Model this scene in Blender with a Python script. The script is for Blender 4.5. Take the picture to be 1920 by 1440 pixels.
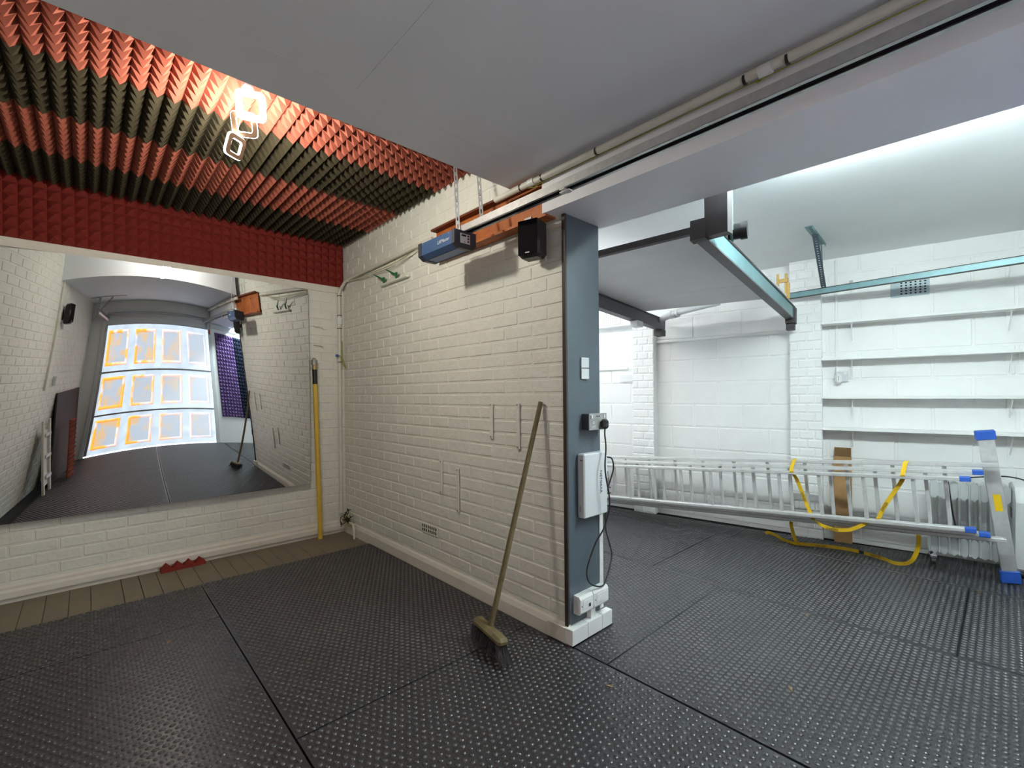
import bpy, math, random
import numpy as np
from mathutils import Vector, Matrix
random.seed(7); rng = np.random.default_rng(7)
for o in list(bpy.data.objects): bpy.data.objects.remove(o, do_unlink=True)
C = bpy.context.scene.collection
SC = bpy.context.scene
PI = math.pi

# ------------------------------------------------------------------ camera
cam_d = bpy.data.cameras.new('camera'); cam = bpy.data.objects.new('camera', cam_d); C.objects.link(cam)
cam_d.sensor_width = 36.0; cam_d.lens = 860.0 / 1920.0 * 36.0; cam_d.shift_y = 18.0 / 1920.0
cam_d.clip_start = 0.02
YAW, ROLL, CAMH = math.radians(42.9), math.radians(0.5), 1.25
cam.matrix_world = (Matrix.Translation((0, 0, CAMH)) @ Matrix.Rotation(-YAW, 4, 'Z')
                    @ Matrix.Rotation(PI / 2, 4, 'X') @ Matrix.Rotation(-ROLL, 4, 'Z'))
SC.camera = cam
SC.cycles.diffuse_bounces = 4; SC.cycles.glossy_bounces = 3; SC.cycles.max_bounces = 7; SC.cycles.caustics_reflective = False; SC.cycles.caustics_refractive = False

# ------------------------------------------------------------------ world, exposure
SC.view_settings.view_transform = 'Standard'; SC.view_settings.look = 'None'
SC.view_settings.gamma = 1.0; SC.view_settings.use_curve_mapping = False
SC.view_settings.exposure = 1.1
W = bpy.data.worlds.new('world'); SC.world = W; W.use_nodes = True
bg = W.node_tree.nodes['Background']; bg.inputs[0].default_value = (0.76, 0.88, 1.0, 1); bg.inputs[1].default_value = 4.0
sun_d = bpy.data.lights.new('sun', 'SUN'); sun = bpy.data.objects.new('sun', sun_d); C.objects.link(sun)
sun_d.energy = 9.0; sun_d.angle = 0.01; sun_d.color = (1, 0.97, 0.92)
sun.rotation_euler = (math.radians(62), 0, math.radians(-28))     # from outside, behind the garage door

LAMP_W, LED_S, LED2_S = 18.0, 82.0, 21.0     # powers of the lamps the place has (used in their builders)

# ------------------------------------------------------------------ materials
def lin(r, g, b):
    f = lambda c: (c / 12.92 if c <= 0.04045 else ((c + 0.055) / 1.055) ** 2.4)
    return (f(r / 255), f(g / 255), f(b / 255))
MATS = {}
def mat(name, col, rough=0.6, metal=0.0, var=0.0, vscale=6.0, bump=0.0, bscale=60.0, spec=0.5, dark=None, coat=0.0, obj=False, bdist=0.004):
    m = bpy.data.materials.new(name); m.use_nodes = True; nt = m.node_tree; N = nt.nodes; L = nt.links
    b = N['Principled BSDF']
    b.inputs['Base Color'].default_value = (*col, 1); b.inputs['Roughness'].default_value = rough
    b.inputs['Metallic'].default_value = metal; b.inputs['Specular IOR Level'].default_value = spec
    b.inputs['Coat Weight'].default_value = coat
    if obj: src = N.new('ShaderNodeTexCoord').outputs['Object']
    else: src = N.new('ShaderNodeNewGeometry').outputs['Position']
    if var:
        n = N.new('ShaderNodeTexNoise'); n.inputs['Scale'].default_value = vscale; n.inputs['Detail'].default_value = 3
        n.inputs['Roughness'].default_value = 0.65
        L.new(src, n.inputs['Vector'])
        r = N.new('ShaderNodeValToRGB'); r.color_ramp.elements[0].position = 0.3; r.color_ramp.elements[1].position = 0.72
        d = dark or tuple(c * (1 - var) for c in col)
        r.color_ramp.elements[0].color = (*d, 1); r.color_ramp.elements[1].color = (*col, 1)
        L.new(n.outputs['Fac'], r.inputs['Fac']); L.new(r.outputs['Color'], b.inputs['Base Color'])
    if bump:
        n2 = N.new('ShaderNodeTexNoise'); n2.inputs['Scale'].default_value = bscale; n2.inputs['Detail'].default_value = 2
        L.new(src, n2.inputs['Vector'])
        bp = N.new('ShaderNodeBump'); bp.inputs['Strength'].default_value = bump; bp.inputs['Distance'].default_value = bdist
        L.new(n2.outputs['Fac'], bp.inputs['Height']); L.new(bp.outputs['Normal'], b.inputs['Normal'])
    MATS[name] = m
    return m
def emit(name, col, s):
    m = bpy.data.materials.new(name); m.use_nodes = True; nt = m.node_tree
    b = nt.nodes['Principled BSDF']; b.inputs['Base Color'].default_value = (*col, 1)
    b.inputs['Emission Color'].default_value = (*col, 1); b.inputs['Emission Strength'].default_value = s
    MATS[name] = m; return m
mat('paint_brick', (0.785, 0.79, 0.725), 0.5, var=0.07, vscale=9, bump=0.6, bscale=32, bdist=0.006)
mat('paint_block', (0.88, 0.88, 0.865), 0.6, var=0.04, vscale=5, bump=0.35, bscale=90)
mat('paint_trim', (0.76, 0.735, 0.66), 0.45, var=0.08, vscale=12, bump=0.15, bscale=40)
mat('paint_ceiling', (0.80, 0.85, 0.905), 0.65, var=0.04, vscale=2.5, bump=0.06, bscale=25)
mat('paint_ceiling_right', (0.88, 0.90, 0.90), 0.65, var=0.04, vscale=2.5, bump=0.06, bscale=25)
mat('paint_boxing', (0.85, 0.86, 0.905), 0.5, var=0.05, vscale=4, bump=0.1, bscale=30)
mat('foam_crimson', lin(142, 56, 50), 0.95, var=0.12, vscale=300, spec=0.1)
mat('foam_red', lin(152, 84, 69), 0.95, var=0.12, vscale=300, spec=0.1)
mat('foam_black', lin(62, 56, 43), 0.95, var=0.2, vscale=300, spec=0.1)
mat('foam_purple', lin(116, 94, 142), 0.95, var=0.12, vscale=300, spec=0.1)
mat('foam_navy', lin(38, 44, 62), 0.95, var=0.2, vscale=300, spec=0.1)
mat('rubber', (0.022, 0.021, 0.026), 0.35, var=0.35, vscale=3.0, spec=0.9)
mat('rubber_gap', (0.006, 0.006, 0.006), 0.9)
mat('plank', lin(126, 116, 96), 0.6, var=0.18, vscale=9, bump=0.2, bscale=60)
mat('plank_gap', (0.012, 0.010, 0.008), 0.9)
mat('panel_grey', lin(80, 90, 98), 0.42, var=0.08, vscale=14, bump=0.25, bscale=120)
mat('panel_edge', lin(52, 44, 40), 0.6)
mat('plastic_white', (0.78, 0.79, 0.78), 0.35)
mat('plastic_offwhite', (0.72, 0.70, 0.62), 0.4, var=0.08, vscale=20)
mat('plastic_light', (0.62, 0.64, 0.66), 0.35)
mat('plastic_black', (0.014, 0.013, 0.014), 0.38)
mat('cloth_black', (0.012, 0.010, 0.012), 0.95, spec=0.05)
mat('plastic_darkgrey', lin(58, 58, 66), 0.45)
mat('steel_blue', lin(72, 100, 142), 0.38, metal=0.3, var=0.05, vscale=15)
mat('print_grey', lin(205, 214, 224), 0.5)
mat('print_black', (0.02, 0.02, 0.02), 0.5)
mat('led_red', (1, 0.12, 0.15), 0.4)
mat('galv', (0.55, 0.57, 0.58), 0.38, metal=0.9, var=0.2, vscale=40)
mat('galv_dull', (0.42, 0.42, 0.42), 0.5, metal=0.6, var=0.2, vscale=30)
mat('galv_teal', lin(112, 142, 148), 0.45, metal=0.4, var=0.2, vscale=40)
mat('alu', (0.80, 0.80, 0.795), 0.40, metal=0.6, var=0.14, vscale=30, bump=0.05, bscale=80)
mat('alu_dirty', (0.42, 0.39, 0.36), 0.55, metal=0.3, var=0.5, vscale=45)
mat('blue_plastic', lin(44, 92, 190), 0.45, var=0.2, vscale=30)
mat('strap_yellow', lin(226, 182, 22), 0.6, var=0.15, vscale=30)
mat('sticker_yellow', lin(250, 205, 30), 0.5)
mat('cardboard', lin(166, 128, 84), 0.8, var=0.1, vscale=12)
mat('cardboard_dark', lin(110, 80, 46), 0.85, var=0.1, vscale=12)
mat('primer_orange', lin(196, 112, 48), 0.55, var=0.35, vscale=7, dark=lin(150, 76, 30))
mat('primer_brown', lin(112, 54, 30), 0.6, var=0.3, vscale=8)
mat('steel_teal', lin(120, 156, 160), 0.4, metal=0.2, var=0.2, vscale=8)
mat('steel_slate', lin(70, 84, 94), 0.5, metal=0.2)
mat('steel_dark', lin(52, 45, 47), 0.55, var=0.2, vscale=20)
mat('steel_grey', lin(92, 88, 92), 0.5, var=0.25, vscale=35, bump=0.2, bscale=100)
mat('loft_board', (0.66, 0.645, 0.66), 0.45, var=0.10, vscale=3.0)
mat('wood_pine', lin(214, 176, 104), 0.6, var=0.25, vscale=18)
mat('wood_broom', lin(112, 98, 64), 0.6, var=0.4, vscale=22, bump=0.2, bscale=60)
mat('bristle', lin(44, 40, 46), 0.7)
mat('pole_yellow', lin(226, 190, 74), 0.45, var=0.12, vscale=20)
mat('brass', lin(170, 150, 110), 0.4, metal=0.6)
mat('wire_green', lin(150, 150, 60), 0.5)
mat('wire_dark', lin(60, 44, 32), 0.6)
mat('clip_green', lin(20, 100, 62), 0.45)
mat('vent_grey', lin(168, 184, 190), 0.5)
mat('hole', (0.004, 0.004, 0.004), 0.9)
mat('radiator', (0.62, 0.64, 0.635), 0.35)
mat('chrome', (0.75, 0.75, 0.76), 0.12, metal=1.0)
mat('door_grp', (0.60, 0.61, 0.63), 0.5, var=0.18, vscale=5)
mat('door_frame', (0.70, 0.72, 0.74), 0.5)
mat('rubber_brown', lin(52, 44, 48), 0.7, var=0.2, vscale=30)
mat('red_paint', lin(170, 40, 36), 0.5)
mat('concrete', (0.45, 0.44, 0.42), 0.9, var=0.2, vscale=2)
mat('leaf', lin(150, 120, 80), 0.8)
m = mat('mirror_glass', (0.78, 0.80, 0.815), 0.0, metal=1.0)
mat('mirror_edge', (0.35, 0.38, 0.38), 0.3, metal=0.3)
emit('lamp_led', (1.0, 0.97, 0.88), 14.0)
mat('lamp_body', lin(150, 120, 96), 0.4, metal=0.3)
emit('batten_led', (0.85, 1.0, 0.99), LED_S)
emit('batten_led_white', (1.0, 0.97, 0.96), LED2_S)
# thin translucent glass fibre skin of the garage door: daylight comes through it
def grp(name, dcol, tcol, t0, t1, wear_glow, e0=0.36, e1=0.64):
    m = bpy.data.materials.new(name); m.use_nodes = True; nt = m.node_tree; N = nt.nodes; L = nt.links
    out = N['Material Output']; d = N['Principled BSDF']; d.inputs['Base Color'].default_value = (*dcol, 1); d.inputs['Roughness'].default_value = 0.5
    t = N.new('ShaderNodeBsdfTranslucent'); t.inputs[0].default_value = (*tcol, 1)
    geo = N.new('ShaderNodeNewGeometry'); nz = N.new('ShaderNodeTexNoise'); nz.inputs['Scale'].default_value = 6; nz.inputs['Detail'].default_value = 5
    L.new(geo.outputs['Position'], nz.inputs['Vector'])
    rp = N.new('ShaderNodeValToRGB'); rp.color_ramp.elements[0].position = e0; rp.color_ramp.elements[1].position = e1
    L.new(nz.outputs['Fac'], rp.inputs[0]); fac = rp.outputs[0]
    if wear_glow:      # patchy gel coat wear; stronger sun glow at left put into the colour
        sx = N.new('ShaderNodeSeparateXYZ'); L.new(geo.outputs['Position'], sx.inputs[0])
        mr = N.new('ShaderNodeMapRange'); mr.inputs[1].default_value = -0.6; mr.inputs[2].default_value = 1.6; mr.inputs[3].default_value = 1.5; mr.inputs[4].default_value = 0.25
        L.new(sx.outputs[0], mr.inputs[0])
        mu = N.new('ShaderNodeMath'); mu.operation = 'MULTIPLY'; L.new(rp.outputs[0], mu.inputs[0]); L.new(mr.outputs[0], mu.inputs[1]); mu.use_clamp = True; fac = mu.outputs[0]
        mc = N.new('ShaderNodeMix'); mc.data_type = 'RGBA'; mc.inputs[6].default_value = (0.80, 0.88, 1.0, 1); mc.inputs[7].default_value = (*tcol, 1)
        L.new(mu.outputs[0], mc.inputs[0]); L.new(mc.outputs[2], t.inputs[0])
    mp = N.new('ShaderNodeMapRange'); mp.inputs[3].default_value = t0; mp.inputs[4].default_value = t1; L.new(fac, mp.inputs[0])
    ms = N.new('ShaderNodeMixShader'); L.new(mp.outputs[0], ms.inputs[0]); L.new(d.outputs[0], ms.inputs[1]); L.new(t.outputs[0], ms.inputs[2]); L.new(ms.outputs[0], out.inputs[0])
    MATS[name] = m
m = bpy.data.materials.new('window_glass'); m.use_nodes = True; nt = m.node_tree; N = nt.nodes; L = nt.links
tb = N.new('ShaderNodeBsdfTransparent'); tb.inputs[0].default_value = (0.96, 0.98, 0.97, 1); gb = N.new('ShaderNodeBsdfGlossy'); gb.inputs['Roughness'].default_value = 0.0
ms = N.new('ShaderNodeMixShader'); ms.inputs[0].default_value = 0.07; L.new(tb.outputs[0], ms.inputs[1]); L.new(gb.outputs[0], ms.inputs[2]); L.new(ms.outputs[0], N['Material Output'].inputs[0]); MATS['window_glass'] = m
grp('door_skin', (0.62, 0.64, 0.66), (0.80, 0.90, 1.0), 0.085, 0.115, False)
grp('door_panel', (0.62, 0.62, 0.62), (1.0, 0.62, 0.32), 0.075, 0.10, True, 0.5, 0.62)
grp('door_amber', (0.55, 0.50, 0.45), (1.0, 0.27, 0.03), 0.09, 0.25, True, 0.30, 0.56)

# ------------------------------------------------------------------ mesh helpers
class MB:
    """collects shapes; build() links them as ONE mesh object"""
    def __init__(s, M=None): s.v = []; s.f = []; s.M = M or Matrix()
    def add(s, vs, fs, M=None):
        T = s.M @ M if M is not None else s.M
        n = len(s.v); s.v += [tuple(T @ Vector(p)) for p in vs]; s.f += [tuple(i + n for i in f) for f in fs]
        return s
    def box(s, x0, x1, y0, y1, z0, z1, bev=0.0, M=None):
        vs, fs = cbox(x1 - x0, y1 - y0, z1 - z0, bev)
        T = Matrix.Translation(((x0 + x1) / 2, (y0 + y1) / 2, (z0 + z1) / 2))
        return s.add(vs, fs, M @ T if M is not None else T)
    def tube(s, pts, r, n=8, M=None, cap=True, rot=0.0):
        pts = [Vector(p) for p in pts]; rs = r if isinstance(r, (list, tuple)) else [r] * len(pts)
        vs = []; fs = []; up = None
        for i, p in enumerate(pts):
            a = pts[max(i - 1, 0)]; b = pts[min(i + 1, len(pts) - 1)]; t = (b - a).normalized()
            if up is None:
                up = Vector((0, 0, 1)) if abs(t.z) < 0.9 else Vector((1, 0, 0))
            u = t.cross(up)
            if u.length < 1e-5: u = t.orthogonal()
            u.normalize(); w = u.cross(t).normalized(); up = w
            for k in range(n):
                a_ = 2 * PI * k / n + rot; vs.append(p + (u * math.cos(a_) + w * math.sin(a_)) * rs[i])
        for i in range(len(pts) - 1):
            for k in range(n):
                a = i * n + k; b = i * n + (k + 1) % n; fs.append((a, b, b + n, a + n))
        if cap: fs.append(tuple(range(n))[::-1]); fs.append(tuple(range((len(pts) - 1) * n, len(pts) * n)))
        return s.add(vs, fs, M)
    def prism(s, poly, h0, h1, M=None):
        """poly in local xy, extruded along local z"""
        n = len(poly); vs = [(x, y, h0) for x, y in poly] + [(x, y, h1) for x, y in poly]
        fs = [tuple(range(n))[::-1], tuple(range(n, 2 * n))] + [(i, (i + 1) % n, (i + 1) % n + n, i + n) for i in range(n)]
        return s.add(vs, fs, M)
    def ring(s, o, w, h, wi, hi, d, rc=0.0, M=None, n=4):
        """rounded rectangular frame, outer w x h, inner wi x hi, depth d along z, centred"""
        def rr(W_, H_, r):
            P = []
            for (cx, cy, a0) in ((W_ / 2 - r, H_ / 2 - r, 0), (-W_ / 2 + r, H_ / 2 - r, 90), (-W_ / 2 + r, -H_ / 2 + r, 180), (W_ / 2 - r, -H_ / 2 + r, 270)):
                for k in range(n + 1):
                    a = math.radians(a0 + 90 * k / n); P.append((cx + r * math.cos(a), cy + r * math.sin(a)))
            return P
        A = rr(w, h, max(rc, 1e-4)); B = rr(wi, hi, max(rc * wi / w, 1e-4)); k = len(A); vs = []
        for z in (-d / 2, d / 2): vs += [(x + o[0], y + o[1], z + o[2]) for x, y in A]; vs += [(x + o[0], y + o[1], z + o[2]) for x, y in B]
        fs = []
        for i in range(k):
            j = (i + 1) % k
            fs += [(i, j, j + 2 * k, i + 2 * k), (i + k, i + 3 * k, j + 3 * k, j + k), (i + 2 * k, j + 2 * k, j + 3 * k, i + 3 * k), (i, i + k, j + k, j)]
        return s.add(vs, fs, M)
    def ribbon(s, pts, nrm, w, th=0.0015, M=None):
        """flat band along pts; nrm = list of width directions"""
        vs = []; fs = []
        P = [Vector(p) for p in pts]
        for i, p in enumerate(P):
            t = (P[min(i + 1, len(P) - 1)] - P[max(i - 1, 0)]).normalized()
            u = Vector(nrm[i]); u = (u - t * u.dot(t)).normalized(); q = t.cross(u)
            for a, b in ((-1, -1), (1, -1), (1, 1), (-1, 1)): vs.append(p + u * (a * w / 2) + q * (b * th / 2))
        for i in range(len(P) - 1):
            for k in range(4):
                a = 4 * i + k; b = 4 * i + (k + 1) % 4; fs.append((a, b, b + 4, a + 4))
        fs += [(3, 2, 1, 0), tuple(range(4 * len(P) - 4, 4 * len(P)))]
        return s.add(vs, fs, M)
    def build(s, name, m, parent=None, smooth=False):
        loc = Vector(parent.location) if parent is not None else Vector((0, 0, 0))
        if parent is not None and parent.parent is not None: loc = loc + Vector(parent.parent.location)
        me = bpy.data.meshes.new(name); me.from_pydata([tuple(Vector(p) - loc) for p in s.v], [], s.f)
        return finish(name, me, m, parent, smooth)
def finish(name, me, m, parent=None, smooth=False):
    me.materials.append(MATS[m]); me.validate(); me.update()
    import bmesh
    b = bmesh.new(); b.from_mesh(me); bmesh.ops.recalc_face_normals(b, faces=b.faces); b.to_mesh(me); b.free()
    if smooth:
        me.polygons.foreach_set('use_smooth', [True] * len(me.polygons))
        if smooth != 'all': me.set_sharp_from_angle(angle=math.radians(38))
    o = bpy.data.objects.new(name, me); C.objects.link(o); o.parent = parent
    return o
def cbox(w, d, h, bev):
    x, y, z = w / 2, d / 2, h / 2
    if bev <= 0:
        vs = [(-x, -y, -z), (x, -y, -z), (x, y, -z), (-x, y, -z), (-x, -y, z), (x, -y, z), (x, y, z), (-x, y, z)]
        return vs, [(3, 2, 1, 0), (4, 5, 6, 7), (0, 1, 5, 4), (1, 2, 6, 5), (2, 3, 7, 6), (3, 0, 4, 7)]
    b = min(bev, x * .95, y * .95, z * .95); vs = []; idx = {}
    for sx_ in (-1, 1):
        for sy in (-1, 1):
            for sz in (-1, 1):
                for ax in range(3):
                    p = [sx_ * (x - b), sy * (y - b), sz * (z - b)]; p[ax] = (sx_ * x, sy * y, sz * z)[ax]
                    idx[(sx_, sy, sz, ax)] = len(vs); vs.append(tuple(p))
    fs = []; S = (-1, 1)
    for ax in range(3):
        o1, o2 = [k for k in range(3) if k != ax]
        for sg in S:
            q = []
            for a, c in ((-1, -1), (1, -1), (1, 1), (-1, 1)):
                k = [0, 0, 0]; k[ax] = sg; k[o1] = a; k[o2] = c; q.append(idx[(*k, ax)])
            fs.append(tuple(q))
        for a in S:
            for c in S:
                k0 = [0, 0, 0]; k0[o1] = a; k0[o2] = c; k0[ax] = -1; k1 = list(k0); k1[ax] = 1
                fs.append((idx[(*k0, o1)], idx[(*k1, o1)], idx[(*k1, o2)], idx[(*k0, o2)]))
    for k in [(a, c, e) for a in S for c in S for e in S]: fs.append(tuple(idx[(*k, ax)] for ax in range(3)))
    return vs, fs
def tag(o, label=None, cat=None, group=None, kind=None):
    if label: o['label'] = label
    if cat: o['category'] = cat
    if group: o['group'] = group
    if kind: o['kind'] = kind
    return o
def thing(name, label, cat, loc=(0, 0, 0), group=None):
    o = bpy.data.objects.new(name, None); C.objects.link(o); o.location = loc; o.empty_display_size = 0.05
    return tag(o, label, cat, group)
def struct(o, label=None): o['kind'] = 'structure'; return tag(o, label) if label else o
def text(name, body, size, M, m, parent=None, ext=0.0004, shear=0.0):
    cu = bpy.data.curves.new('text', 'FONT'); cu.body = body; cu.size = size; cu.extrude = ext; cu.align_x = 'CENTER'; cu.align_y = 'CENTER'; cu.shear = shear
    t_ = bpy.data.objects.new('text', cu); C.objects.link(t_)
    me = bpy.data.meshes.new_from_object(t_.evaluated_get(bpy.context.evaluated_depsgraph_get()))
    bpy.data.objects.remove(t_); me.name = name; me.transform(M)
    if parent is not None:
        loc = Vector(parent.location) + (Vector(parent.parent.location) if parent.parent else Vector())
        me.transform(Matrix.Translation(-loc))
    me.materials.clear(); me.materials.append(MATS[m])
    o = bpy.data.objects.new(name, me); C.objects.link(o); o.parent = parent
    return o
def frame(o, ex, ey, ez): # matrix from axes
    M = Matrix.Identity(4)
    for i, a in enumerate((ex, ey, ez)): a = Vector(a).normalized(); M[0][i], M[1][i], M[2][i] = a
    M[0][3], M[1][3], M[2][3] = o
    return M
def smoothpath(pts, n=6):
    P = [Vector(p) for p in pts]; out = []
    for i in range(len(P) - 1):
        p0, p1, p2, p3 = P[max(i - 1, 0)], P[i], P[i + 1], P[min(i + 2, len(P) - 1)]
        for k in range(n):
            t_ = k / n
            out.append(0.5 * ((2 * p1) + (-p0 + p2) * t_ + (2 * p0 - 5 * p1 + 4 * p2 - p3) * t_ ** 2 + (-p0 + 3 * p1 - 3 * p2 + p3) * t_ ** 3))
    return out + [P[-1]]

# ------------------------------------------------------------------ room dimensions
XL, XP, XP2 = -0.90, 1.770, 2.02      # left wall, partition faces
YB, YF, YE = 4.20, -0.52, 1.51        # back wall, front (garage door) wall, partition end
ZC, ZG, ZR = 2.66, 2.35, 2.37         # studio ceiling, grey dropped ceiling, right room ceiling
ZF = -0.014                           # sub floor; mats top at 0
W0 = Vector((4.755, 0.379, 0)); WA = Vector((-0.165, 0.986, 0)).normalized(); WN = Vector((-WA.y, WA.x, 0))
RW = frame(W0, WA, WN, (0, 0, 1))     # right wall frame: x along the wall (away), y into the room

# floor
fl = struct(MB().box(XL - .1, 5.6, YF - .1, YB + .1, ZF - .12, ZF - .012).build('floor', 'plank_gap'), 'sub floor below the boards and rubber mats')
# planks along Y next to the mirror wall
xs = [-0.90, -0.79, -0.69, -0.59, -0.49, -0.39, -0.29, -0.19, -0.084, 0.015, 0.168, 0.263, 0.36, 0.469, 0.573, 0.69, 0.79, 0.89, 0.99, 1.09, 1.19, 1.30, 1.41, 1.53, 1.77]
for a, b in zip(xs[:-1], xs[1:]):
    g = 0.0022 if random.random() < .7 else 0.004
    MB().box(a + g / 2, b - g / 2, 3.50, 4.198, ZF - .012, ZF + random.uniform(-.0006, .0006), 0.0015).build('floorboard', 'plank', fl)
# rest of floor seen by nothing else: plain boards under the mats are not visible

# walls (mortar slabs; bricks come as children)
wall_back = struct(MB().box(XL - .1, XP2, YB, YB + .1, ZF, ZC + .05).build('wall_back', 'paint_brick'), 'white painted brick wall carrying the large mirror')
wall_part = struct(MB().box(XP, XP2, YE, YB, ZF, ZC + .05).build('wall_partition', 'paint_brick'), 'white painted brick partition wall with the broom leaning on it')
wall_left = struct(MB().box(XL - .1, XL, YF - .1, YB, ZF, ZC + .05).build('wall_left', 'paint_brick'), 'white painted brick side wall seen in the mirror')
f = MB(); WX0, WX1, WZ0, WZ1 = 2.35, 3.75, .95, 2.12
f.box(XP2, WX0, YB, YB + .1, ZF, 2.6); f.box(WX1, 4.5, YB, YB + .1, ZF, 2.6); f.box(WX0, WX1, YB, YB + .1, ZF, WZ0); f.box(WX0, WX1, YB, YB + .1, WZ1, 2.6)
wall_far = struct(f.build('wall_far', 'paint_block'), 'white wall closing the far end of the right hand room')
f = MB()
DX0, DX1, DZ = -0.60, 1.62, 2.10
f.box(XL, DX0 - .02, YF - .1, YF, ZF, ZC + .05); f.box(DX0 - .02, DX1 + .02, YF - .1, YF, DZ, ZC + .05); f.box(DX1 + .02, 5.6, YF - .1, YF, ZF, ZC + .05)
wall_front = struct(f.build('wall_front', 'paint_block'), 'white wall around the garage door seen in the mirror')
f = MB(RW); f.box(-1.2, 4.1, -.1, 0, ZF, 2.6)
wall_right = struct(f.build('wall_right', 'paint_block'), 'white painted block wall behind the ladder and shelves')

wn = thing('added_window', 'unseen white framed window added to the far wall for daylight', 'window', ((WX0 + WX1) / 2, YB + .05, WZ0)); wn['kind'] = 'structure'; del wn['category']  # unseen window, added to bring daylight in behind the partition
for a, b, c, e in ((WX0, WX1, WZ0, WZ0 + .05), (WX0, WX1, WZ1 - .05, WZ1), (WX0, WX0 + .05, WZ0 + .05, WZ1 - .05), (WX1 - .05, WX1, WZ0 + .05, WZ1 - .05), ((WX0 + WX1) / 2 - .03, (WX0 + WX1) / 2 + .03, WZ0 + .05, WZ1 - .05)):
    MB().box(a, b, YB + .02, YB + .08, c, e, .004).build('frame_bar', 'plastic_white', wn)
for a, b in ((WX0 + .05, (WX0 + WX1) / 2 - .03), ((WX0 + WX1) / 2 + .03, WX1 - .05)): MB().box(a, b, YB + .048, YB + .052, WZ0 + .05, WZ1 - .05).build('pane', 'window_glass', wn)
def brick_mesh(cache, w, h, d, bev, m):
    k = (round(w / .005) * .005, h, d, m)
    if k not in cache:
        vs, fs = cbox(k[0], d, h, bev)
        vs = [(x, y + d / 2 * 0, z) for x, y, z in vs]
        me = bpy.data.meshes.new('brick'); me.from_pydata(vs, [], fs); me.materials.append(MATS[m]); me.update()
        cache[k] = me
    return cache[k], k[0]
BC = {}
def courses(parent, M, u0, u1, z0, z1, bl, bh, jt, proud, m, name='brick', skip=None, limit=300, score=None, bev=0.006, offs=None, header=None, jit=.0012):
    """masonry on a plane: M maps (u, outward, z) to world; parent sits at the origin"""
    rows = []; z = z0; r = 0
    while z < z1 - .012:
        h = min(bh, z1 - z) ; hd = header and (r % header == header - 1)
        L_ = bl / 2 - jt / 2 if hd else bl
        off = (offs(r) if offs else (0 if r % 2 else (bl + jt) / 2))
        if hd: off = L_ / 2
        u = u0 - off
        while u < u1 - .015:
            a, b = max(u, u0), min(u + L_, u1)
            if b - a > .03 and not (skip and skip(a, b, z, z + h)): rows.append((a, b, z, z + h))
            u += L_ + jt
        z += bh + jt; r += 1
    rows.sort(key=(lambda q: -score(q)) if score else (lambda q: 0))
    for a, b, c, e in rows[:limit]:
        me, w = brick_mesh(BC, b - a, round(e - c, 4), 0.016, bev, m)
        o = bpy.data.objects.new(name, me); C.objects.link(o); o.parent = parent
        T = M @ Matrix.Translation(((a + b) / 2 + random.uniform(-.001, .001), proud - .008 + random.uniform(-jit, jit), (c + e) / 2))
        o.matrix_local = T @ Matrix.Rotation(random.gauss(0, .003), 4, 'Z') @ Matrix.Rotation(random.gauss(0, .004), 4, 'Y')
    if len(rows) > limit:
        q = MB(M)
        for a, b, c, e in rows[limit:]: y = proud + random.uniform(-jit, jit); q.box(a, b, y - .016, y, c, e, bev)
        tag(q.build('further_' + name + 's', m, parent), kind='stuff')
def sc3(M):
    def s(q):
        p = M @ Vector(((q[0] + q[1]) / 2, 0, (q[2] + q[3]) / 2)); n = (M.to_3x3() @ Vector((0, 1, 0)))
        v = Vector((0, 0, CAMH)) - p; f_ = 1.0 if p.y > 1.0 or p.x > 2 else .2
        return f_ * (q[1] - q[0]) * max(v.dot(n), 0.01) / v.length ** 3
    return s
# partition: u runs along -Y from the corner, outward = -X
MP = frame((XP, YB, 0), (0, -1, 0), (-1, 0, 0), (0, 0, 1))
courses(wall_part, MP, 0.0, YB - YE - .005, .115, ZC, .215, .0665, .0095, .0036, 'paint_brick', bev=.0045, score=sc3(MP), skip=lambda a, b, c, d: (a > 1.6 and c > 2.36 and False))
# mirror wall: u along +X seen from the room, outward = -Y
MBk = frame((XP, YB, 0), (-1, 0, 0), (0, -1, 0), (0, 0, 1))
def sk_back(a, b, c, d):
    x0, x1 = XP - b, XP - a
    return (x0 > -0.42 and x1 < 1.40 and c > .52 and d < 2.13) or (c > 2.27)
courses(wall_back, MBk, 0.0, XP - XL, .115, 2.30, .215, .0665, .0095, .0036, 'paint_brick', skip=sk_back, score=sc3(MBk))
ML = frame((XL, YB, 0), (0, -1, 0), (1, 0, 0), (0, 0, 1))
courses(wall_left, ML, 0.0, YB - YF, 0.02, ZC, .215, .0665, .0095, .0036, 'paint_brick', limit=300,
        score=lambda q: -abs((YB - q[0]) - 1.5) - abs(q[2] - 1.3))
# right wall blocks and piers
MRW = frame(W0, WA, WN, (0, 0, 1))
pier_s = [(0.70, 0.93), (2.143, 2.365)]
def sk_r(a, b, c, d): return any(a > p0 and b < p1 for p0, p1 in pier_s)
courses(wall_right, MRW, -1.1, 4.0, 0.02, 2.37, .432, .212, .010, .004, 'paint_block', name='block', skip=sk_r, score=lambda q: -abs(q[0] - 1), bev=.006, jit=.0008)
for p0, p1 in pier_s:
    ps = MB(RW).box(p0, p1, 0, .105, ZF, 2.37 if p0 < 1 else 2.0).build('pier', 'paint_block', wall_right)
    MPi = MRW @ Matrix.Translation((0, .105, 0))
    courses(ps, MPi, p0 - .002, p1 + .002, .005, 2.36 if p0 < 1 else 2.0, .215, .0665, .0095, .006, 'paint_block', header=2, bev=.006, jit=.001)
# a horizontal service pipe on the block wall between the piers
MB(RW).tube([(.93, .03, 1.775), (2.14, .03, 1.775)], .014, 8).build('pipe', 'paint_block', wall_right, 'all')

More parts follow.
